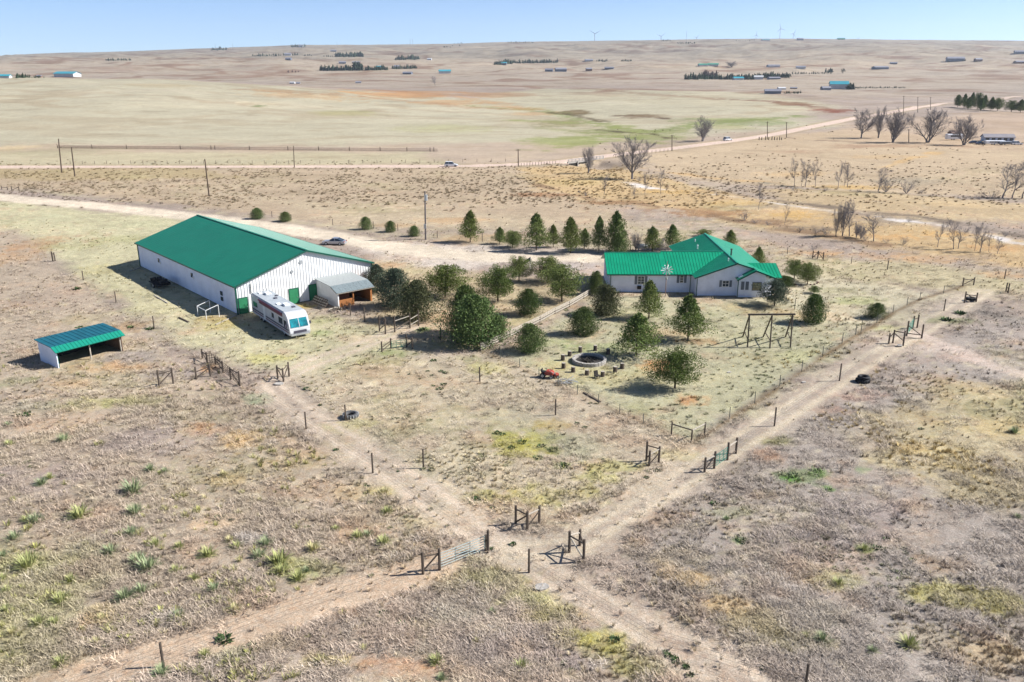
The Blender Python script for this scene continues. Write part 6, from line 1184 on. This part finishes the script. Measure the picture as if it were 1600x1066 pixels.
wd_ = [(677, 564, 12), (668, 581, 8), (675, 587, 8), (690, 581, 10), (696, 583, 10), (678, 603, 8), (694, 601, 12), (688, 608, 14), (688, 528, 10), (640, 585, 6), (656, 592, 6), (560, 541, 6), (777, 676, 14), (785, 679, 12), (902, 662, 12), (914, 668, 10), (815, 690, 18), (800, 700, 16), (845, 697, 16), (865, 703, 18), (882, 728, 20), (840, 715, 16), (944, 717, 10), (1013, 737, 8), (1027, 736, 12), (1011, 746, 9), (745, 779, 14), (760, 784, 10), (770, 793, 12), (735, 785, 8), (801, 850, 12), (768, 858, 10), (970, 760, 6), (930, 762, 6), (960, 1000, 20), (1045, 1024, 16), (1058, 1032, 18), (1072, 1042, 14), (1078, 1054, 14), (1090, 1006, 10), (1195, 1043, 14), (1117, 787, 16), (1323, 800, 16), (1040, 1018, 10), (520, 733, 8), (574, 759, 10), (622, 736, 6), (525, 702, 10), (490, 710, 6), (478, 608, 12), (500, 633, 7), (340, 810, 18), (345, 806, 14), (362, 812, 12), (40, 648, 22), (10, 662, 14), (205, 512, 14), (235, 514, 16), (125, 512, 14), (120, 452, 16), (940, 738, 6), (1095, 750, 6), (1385, 843, 14), (1370, 858, 18), (1240, 743, 20), (1278, 738, 18), (1160, 846, 20), (1295, 766, 14), (1480, 500, 20), (1500, 490, 18), (660, 515, 16), (630, 976, 24), (650, 970, 18), (600, 960, 20), (350, 1000, 30), (395, 1015, 30), (1440, 670, 10), (1540, 860, 10)]
def wplace(a):
    x, y, _ = a
    if x < 420: return 'in the upper left paddock' if y < 780 else 'on the bare sand patch' if y < 900 else 'by the bottom left track'
    if y > 990: return 'at the bottom edge'
    if x > 1150: return 'in the right paddock' if y > 600 else 'by the far right gates'
    if x < 560: return 'beside the upper dirt lane'
    if y < 620: return 'in the upper middle paddock'
    if y < 712 and x < 920: return 'in the middle paddock patch'
    if y < 760: return 'in the lower middle paddock'
    return 'around the lane crossing' if y < 900 else 'in the bottom field'
wl_ = ordinals(wd_, lambda a: 'larger green weed' if a[2] >= 14 else 'small green weed' if a[2] >= 10 else 'tiny green weed', wplace)
for i, (px, py, wp) in enumerate(wd_):
    p = at(px, py, -.02); s = wp * mpp(p) / .75; link('weed', WM[i % 3], None, p, r.uniform(0, 6), (s, s, s * .8), label=wl_[i], category='weed', group='dark green weed tufts')
# ------------------------------------------------------------------ far farms, groves, turbines
M_ft = mat('far_evergreen', (.035, .060, .030), .9, 0, .3, .05, island=.3); M_fw = mat('far_pale_wall', (.50, .50, .50), .7, 0, .1, .1); M_fr = mat('far_grey_roof', (.22, .22, .25), .6, 0, .1, .1)
M_fteal = mat('far_teal_roof', (.05, .30, .36), .4, 0, .1, .1); M_fgr = mat('far_green_roof', (.03, .26, .17), .4, 0, .1, .1); M_fb = mat('far_blue_wall', (.15, .17, .21), .6, 0, .1, .1); M_fbr = mat('far_brown_wall', (.20, .13, .10), .8, 0, .2, .1); M_fpt = mat('far_bare_brush', (.14, .10, .085), .95, 0, .3, .05, island=.3)
def far_house(px, yb, wpx, hpx, roof, wall, label, name='farm_building', cat='farm building', rz=.12, dep=.55, wins=0):
    p = P(px, yb); k = mpp(p); w_, h = wpx * k, hpx * k; d_ = max(w_ * dep, h * 1.2); t = thing(name, label, cat, p - Vector((0, 0, .3)), rz); eh = h * .62
    m_ = MB(); m_.prism([(-d_ / 2, 0), (d_ / 2, 0), (d_ / 2, eh), (0, h * .96), (-d_ / 2, eh)], -w_ / 2, w_ / 2); part(m_, 'wall', wall, t)
    m_ = MB(); o = w_ * .03; m_.poly([(-w_ / 2 - o, -d_ / 2 - o, eh - .1), (w_ / 2 + o, -d_ / 2 - o, eh - .1), (w_ / 2 + o, 0, h), (-w_ / 2 - o, 0, h)], .3); m_.poly([(w_ / 2 + o, d_ / 2 + o, eh - .1), (-w_ / 2 - o, d_ / 2 + o, eh - .1), (-w_ / 2 - o, 0, h), (w_ / 2 + o, 0, h)], .3); part(m_, 'roof', roof, t)
    for i in range(wins): x = -w_ / 2 + w_ * (i + .5) / wins; m_ = MB(); m_.bb((x - w_ * .06, -d_ / 2 - .12, eh * .3), (x + w_ * .06, -d_ / 2 - .02, eh * .8)); part(m_, 'window', M_glass, t)
    return t
FH = [(106, 120, 34, 8, M_fteal, M_fw, 'long white barn with teal roof on the hill crest at far left'), (5, 122, 22, 6, M_fteal, M_fw, 'teal roofed building cut by the left edge of the photo'), (62, 121, 8, 4, M_fr, M_fbr, 'small brown shed between the far left trees and the teal barn'),
      (450, 87, 10, 4, M_fr, M_fw, 'tiny pale house in the tree row on the far left ridge'), (451, 94, 9, 4, M_fr, M_fb, 'tiny blue house just below the ridge tree row'), (521, 81, 9, 3, M_fr, M_fb, 'tiny dark house left of the dense oval grove'), (471, 74, 7, 4, M_fr, M_fw, 'pale house among trees on the left ridge top'), (535, 99.5, 11, 3.5, M_fr, M_fb, 'left dark shed above the long far tree belt'), (557, 99.5, 12, 3.5, M_fr, M_fbr, 'right dark shed above the long far tree belt'), (560, 130, 9, 3, M_fr, M_fw, 'low white shed alone on the far plain'), (457, 131, 8, 3.5, M_fw, M_fw, 'left white trailer of the small cluster on the plain'), (466, 131, 6, 3, M_fr, M_fw, 'right white trailer of the small cluster on the plain'),
      (637, 116, 14, 4, M_fr, M_fb, 'low blue grey house left of the teal roofed far house'), (695, 115, 18, 6, M_fteal, M_fw, 'teal roofed far house in the middle left plain'), (671, 94, 7, 3, M_fw, M_fw, 'tiny white shed right of the scattered ridge trees'), (592, 107, 8, 4, M_fteal, M_fw, 'tiny teal roofed house inside the far tree belt'), (620, 106, 8, 4, M_fr, M_fw, 'tiny pale house at the right of the far tree belt'),
      (876, 112, 17, 6, M_fr, M_fb, 'right blue grey house of the far middle pair'), (858, 112, 12, 5, M_fr, M_fb, 'left blue grey house of the far middle pair'), (920, 111, 9, 5, M_fr, M_fbr, 'small dark house standing alone right of the far middle pair'), (952, 108, 14, 3.5, M_fr, M_fb, 'low long house beyond the small dark house'), (920, 96, 12, 3.5, M_fr, M_fw, 'tiny pale house before a dark tree row in the centre distance'), (787, 101, 10, 4, M_fteal, M_fb, 'teal roofed house at the left end of the central tree row'),
      (1098, 103.5, 14, 4, M_fgr, M_fw, 'left green roofed far house'), (1114, 103.5, 16, 4.5, M_fgr, M_fw, 'right green roofed far house next to a dark round tree'), (1208, 105, 18, 4, M_fr, M_fw, 'long mauve roofed far house right of the green roofed pair'), (1251, 107.5, 14, 4.5, M_fr, M_fw, 'pale far house left of the small scattered trees'), (1153, 125, 16, 5, M_fteal, M_fw, 'low white barn with teal roof in front of the right tree belt'), (1185, 124, 14, 6, M_fw, M_fw, 'taller white barn in front of the right tree belt'), (1209, 124, 18, 4, M_fr, M_fb, 'dark low barn at the right of the right tree belt'),
      (1310, 139, 27, 12, M_fteal, M_fw, 'large white riding arena with teal banded roof on the right plain'), (1290, 141, 14, 6, M_fr, M_fb, 'blue house tucked left of the large riding arena'), (1207, 147, 24, 8, M_fr, M_fb, 'dark blue fronted house below the right tree belt'), (1221, 140, 12, 4, M_fw, M_fw, 'white shed behind the dark blue fronted house'), (1240, 139, 10, 3, M_fr, M_fbr, 'brown shed behind the dark blue fronted house'), (1375, 108, 22, 4.5, M_fr, M_fb, 'long blue house on the right plain below the ridge'), (1492, 96, 24, 7, M_fr, M_fb, 'dark blue house with trees under the right ridge'), (1528, 96, 11, 5, M_fr, M_fbr, 'small brown house right of the dark blue ridge house'), (1593, 84, 15, 5, M_fr, M_fb, 'dark house on the ridge slope at the right edge'), (1592, 99, 14, 4, M_fr, M_fbr, 'low dark barn at the right edge under the ridge'), (1396, 100, 10, 3, M_fr, M_fb, 'tiny blue shed above the long blue house'), (1250, 63, 9, 3.5, M_fr, M_fb, 'boxy dark building on the skyline near the tall turbine'), (1314, 62, 11, 2.5, M_fgr, M_fgr, 'long green building on the skyline right of the turbines'), (1196, 63.5, 12, 2, M_fteal, M_fw, 'low teal building on the skyline left of the tall turbine')]
for i, a in enumerate(FH): far_house(*a, rz=.15 if i % 2 else -.2)
def belt(a, b, hpx, n, label, m=None, name='tree_belt', gap=.5, jit=.6):
    """a row of far evergreens too small to tell apart"""
    r_ = random.Random(int(a[0]) + n); mb = MB(); o = P(*a)
    for i in range(n):
        f = (i + r_.uniform(0, jit)) / n; p = P(a[0] + (b[0] - a[0]) * f, a[1] + (b[1] - a[1]) * f + r_.uniform(-.5, .5)); h = hpx * mpp(p) * r_.uniform(.6, 1.15); w_ = h * r_.uniform(.3, .5)
        q = p - o; leaf_shell(mb, (q.x, q.y, q.z + h * .35), (w_, w_, h * .4), 26, h * .22, h * .07, r_); mb.tube((q.x, q.y, q.z - .5), (q.x, q.y, q.z + h), w_ * .75, w_ * .1, 6)
    ob = part(mb, name, m or M_ft, None, fix=False); ob.location = o; ob['kind'] = 'stuff'; ob['label'] = label; ob['category'] = 'trees'
for a, b, h, n, lb in [((165, 95), (206, 94.5), 4, 16, 'row of far trees at the foot of the left ridge'), ((395, 88), (440, 87), 4, 16, 'tree row on the far left slope'), ((443, 87), (466, 86), 4, 8, 'tree row continuing on the far left slope'), ((472, 87), (488, 87.5), 2.5, 6, 'sparse tree row on the far left slope'), ((506, 89), (522, 88.5), 3, 5, 'small trees left of the dense oval grove'), ((525, 89), (568, 88.5), 7, 30, 'dense oval grove on the far slope'), ((500, 110.5), (568, 110), 8, 34, 'long dark tree belt on the far left plain'), ((552, 109), (566, 109), 11, 8, 'tallest clump in the long far belt'), ((570, 110), (607, 109), 7, 18, 'middle of the long far tree belt'), ((612, 108), (652, 107), 6, 16, 'right end of the long far tree belt'), ((618, 94), (656, 93), 7, 18, 'scattered ridge grove of dark trees'), ((330, 79), (356, 78), 4, 12, 'trees on the skyline at far left'), ((455, 74), (478, 73.5), 4, 10, 'trees on the left ridge top around a house'),
                     ((772, 101), (800, 100), 7, 16, 'left end of the central dark tree row'), ((800, 99), (872, 98), 5.5, 34, 'central dark tree row on the far plain'), ((932, 96), (950, 96), 4, 8, 'short dark tree row in the centre distance'), ((970, 96), (988, 95.5), 3.5, 8, 'second short dark tree row in the centre distance'), ((692, 68.5), (725, 68), 2.5, 12, 'thin line of trees on the skyline centre left'), ((792, 67.5), (836, 67), 2.5, 14, 'thin line of trees on the skyline in the centre'), ((1058, 68), (1086, 68), 3, 14, 'dark hedge under the skyline below the turbines'), ((1034, 64), (1048, 63.5), 3, 6, 'skyline trees below the left turbines'), ((1150, 64), (1180, 63.5), 2, 9, 'low skyline trees below the tall turbine'),
                     ((1071, 124), (1112, 124), 9, 16, 'left part of the right tree belt'), ((1112, 124), (1180, 124), 8, 34, 'middle part of the right tree belt'), ((1178, 122), (1234, 121.5), 9, 26, 'right part of the right tree belt'), ((1238, 116), (1262, 115.5), 4, 8, 'spaced small trees right of the right tree belt'), ((1264, 115.5), (1300, 115), 3.5, 12, 'low hedge right of the right tree belt'), ((1290, 113), (1302, 113), 6, 5, 'clump of trees at the end of the low hedge'), ((1330, 138), (1415, 138), 3, 40, 'long low dark hedge right of the riding arena'), ((1324, 140), (1336, 140), 9, 6, 'dark trees at the corner of the riding arena'), ((1225, 146.5), (1252, 146), 4, 12, 'low dark shrubs right of the dark blue fronted house'), ((1480, 97), (1510, 96), 3.5, 10, 'shrubs around the dark blue ridge house'), ((1288, 137.5), (1282, 138), 4, 6, 'shrubs left of the riding arena'), ((26, 122), (48, 121), 7, 9, 'bushy trees at far left beside the teal buildings'), ((50, 122), (70, 121.5), 4, 7, 'low brown bushes left of the long teal barn')]:
    belt(a, b, h, n, lb)
belt((1098, 120), (1120, 120), 10, 9, 'brown leafless treetops inside the right tree belt', M_fpt); belt((520, 109.5), (552, 109.5), 6, 10, 'brown leafless treetops inside the long far belt', M_fpt); belt((450, 113), (470, 112.5), 4, 4, 'two brown leafless bushes on the far plain', M_fpt)
for a in [(1317, 115, 7, 'single far dark tree right of the low hedge'), (1233, 123, 7, 'single dark tree at the right end of the right belt'), (344, 78, 5, 'taller dark tree on the skyline at far left')]:
    p = P(a[0], a[1]); h = a[2] * mpp(p); t = thing('far_tree', a[3], 'tree', p); m_ = MB(); r = random.Random(5); leaf_shell(m_, (0, 0, h * .6), (h * .4, h * .4, h * .42), 90, h * .2, h * .05, r); part(m_, 'crown', M_ft, t, fix=False); m_ = MB(); m_.tube((0, 0, -1), (0, 0, h * .5), h * .06, h * .04, 5); part(m_, 'trunk', M_bark, t)
# dark pine grove at the right edge
for i, (px, yb, yt, w_) in enumerate([(1496, 168, 148, 12), (1506, 169, 146, 13), (1517, 170, 144, 13), (1527, 171, 145, 14), (1537, 172, 148, 14), (1548, 173, 151, 15), (1558, 174, 153, 15), (1512, 172, 151, 12), (1532, 174, 153, 12), (1580, 175, 157, 18), (1594, 176, 155, 20), (1606, 176, 156, 18)]):
    tree(px, yb, yt, w_ * .95, 'tall' if i % 3 else 'pine', M_jun, ['leftmost', 'second', 'third', 'fourth', 'fifth', 'sixth', 'seventh', 'small front left', 'small front right', 'rounded', 'larger rounded', 'edge cut'][i] + ' dark evergreen of the grove at the right edge', name='pine_tree', group='grove at the right edge')
def turbine(px, yb, yhub, rpx, ang, label):
    d_ = 7600.; r_ = ray(px, yb); y_ = d_; x_ = r_[0] / r_[1] * d_; gz = float(HT(x_, y_)); p = Vector((x_, y_, gz)); hz = ztop(p, yhub) - gz; k = mpp(p); R_ = rpx * k
    t = thing('wind_turbine', label, 'wind turbine', p); m_ = MB(); m_.tube((0, 0, 0), (0, 0, hz), R_ * .055, R_ * .035, 8); part(m_, 'tower', M_blade, t); m_ = MB(); m_.box((0, 2, hz), (R_ * .08, R_ * .2, R_ * .08)); part(m_, 'nacelle', M_blade, t)
    for j in range(3):
        a_ = math.radians(ang + 120 * j); d2 = Vector((math.sin(a_), 0, math.cos(a_))); s_ = Vector((math.cos(a_), 0, -math.sin(a_))); c_ = Vector((0, -R_ * .12, hz))
        m_ = MB(); m_.poly([c_ - s_ * R_ * .02, c_ + s_ * R_ * .04, c_ + d2 * R_ * .3 + s_ * R_ * .045, c_ + d2 * R_, c_ + d2 * R_ * .3 - s_ * R_ * .02], R_ * .03); part(m_, 'blade', M_blade, t)
for a in [(929, 64, 53, 12, 60, 'wind turbine with spread blades left of the skyline centre'), (1032.5, 63, 57, 9, 52, 'wind turbine half sunk behind the skyline hedge'), (1088, 63, 59, 7, 45, 'small wind turbine just tipping over the skyline'), (1181, 62, 55, 7, 5, 'thin wind turbine left of the tallest one'), (1218, 62, 45, 9, -15, 'tallest wind turbine on the skyline'), (1239, 62, 53, 8, 25, 'wind turbine right of the tallest one'), (1341, 62, 60, 5, 30, 'tiny wind turbine at the right end of the row')]: turbine(*a)
for px, yb, yt, lb in [(337, 78, 69, 'thin mast left of the far left skyline trees'), (364, 77, 67, 'thin mast right of the far left skyline trees'), (527, 72, 65, 'thin mast on the ridge top right of the left house'), (641, 70.5, 61, 'left mast of the close pair on the skyline'), (645, 70.5, 61, 'right mast of the close pair on the skyline'), (1072, 64, 48, 'thin lattice mast between the skyline turbines')]:
    p = P(px, yb + 1.5); h = ztop(p, yt) - p.z; t = thing('radio_mast', lb, 'mast', p); m_ = MB(); m_.tube((0, 0, -1), (0, 0, h), .9, .5, 5); part(m_, 'shaft', M_fr, t); m_ = MB(); m_.tube((-2.5, 0, h * .85), (2.5, 0, h * .85), .4, .4, 4); part(m_, 'crossarm', M_fr, t)
# trailer home and its yard at the far right
t = far_house(1558, 220.5, 44, 12, mat('grey_brown_roof', (.26, .24, .25), .7, 0, .1, .3), mat('pale_blue_siding', (.42, .50, .62), .6, 0, .1, .3), 'pale blue grey trailer home at the right edge behind bare cottonwoods', 'mobile_home', 'mobile home', -.12, .3, 5)
far_house(1492, 213, 18, 10, M_fbr, M_fbr, 'brown shed left of the trailer home among the cottonwoods', 'farm_shed', 'shed', .1, .5)
def trailer(px, py, L_, h, m, label, name='camper_trailer', cat='trailer', rz=.0):
    t = thing(name, label, cat, P(px, py), rz); m_ = MB(); m_.bb((-L_ / 2, -1.15, .5), (L_ / 2, 1.15, h)); o = part(m_, 'body', m, t); bevel(o.data, .2)
    for s in (-1, 1): wheel(t, -.4, s * 1.05, .36)
    m_ = MB(); m_.bb((-L_ * .3, -1.2, h * .55), (L_ * .3, -1.16, h * .8)); part(m_, 'window', M_glass, t); m_ = MB(); m_.beam((L_ / 2, 0, .5), (L_ / 2 + 1.2, 0, .4), .1, .1); part(m_, 'drawbar', M_steel, t)
trailer(1490, 219, 8, 2.9, M_wcar, 'white camper trailer in front of the brown shed', rz=.05); trailer(1553, 226.5, 9, 2.0, M_wcar, 'long low white trailer parked before the trailer home', rz=-.03); trailer(1569, 226.8, 6, 1.7, M_fb, 'blue grey low trailer right of the long white one', rz=.02)
car(P(1522, 224.5), .1, 4.8, 1.9, M_bluecar, 'blue car parked left of the trailer home'); car(P(1588, 226.5), .05, 5.2, 2.0, M_wcar, 'white pickup at the far right end of the trailer home yard', True); car(P(1532, 226), .02, 4.6, 1.9, M_bluecar, 'dark car parked before the left end of the trailer home')
grow_all()
# ------------------------------------------------------------------ the air
hz = MB(); hz.bb((-13000, -600, -70), (13000, 11500, 560))
hm = D.materials.new('haze'); hm.use_nodes = True; hn = hm.node_tree; hn.nodes.remove(hn.nodes['Principled BSDF'])
pv = hn.nodes.new('ShaderNodeVolumePrincipled'); pv.inputs['Color'].default_value = (.80, .88, 1, 1); pv.inputs['Density'].default_value = HAZE; pv.inputs['Anisotropy'].default_value = .2
hn.links.new(pv.outputs[0], hn.nodes['Material Output'].inputs['Volume'])
ho = link('haze', hz.mesh('haze', hm, fix=True), kind='stuff')
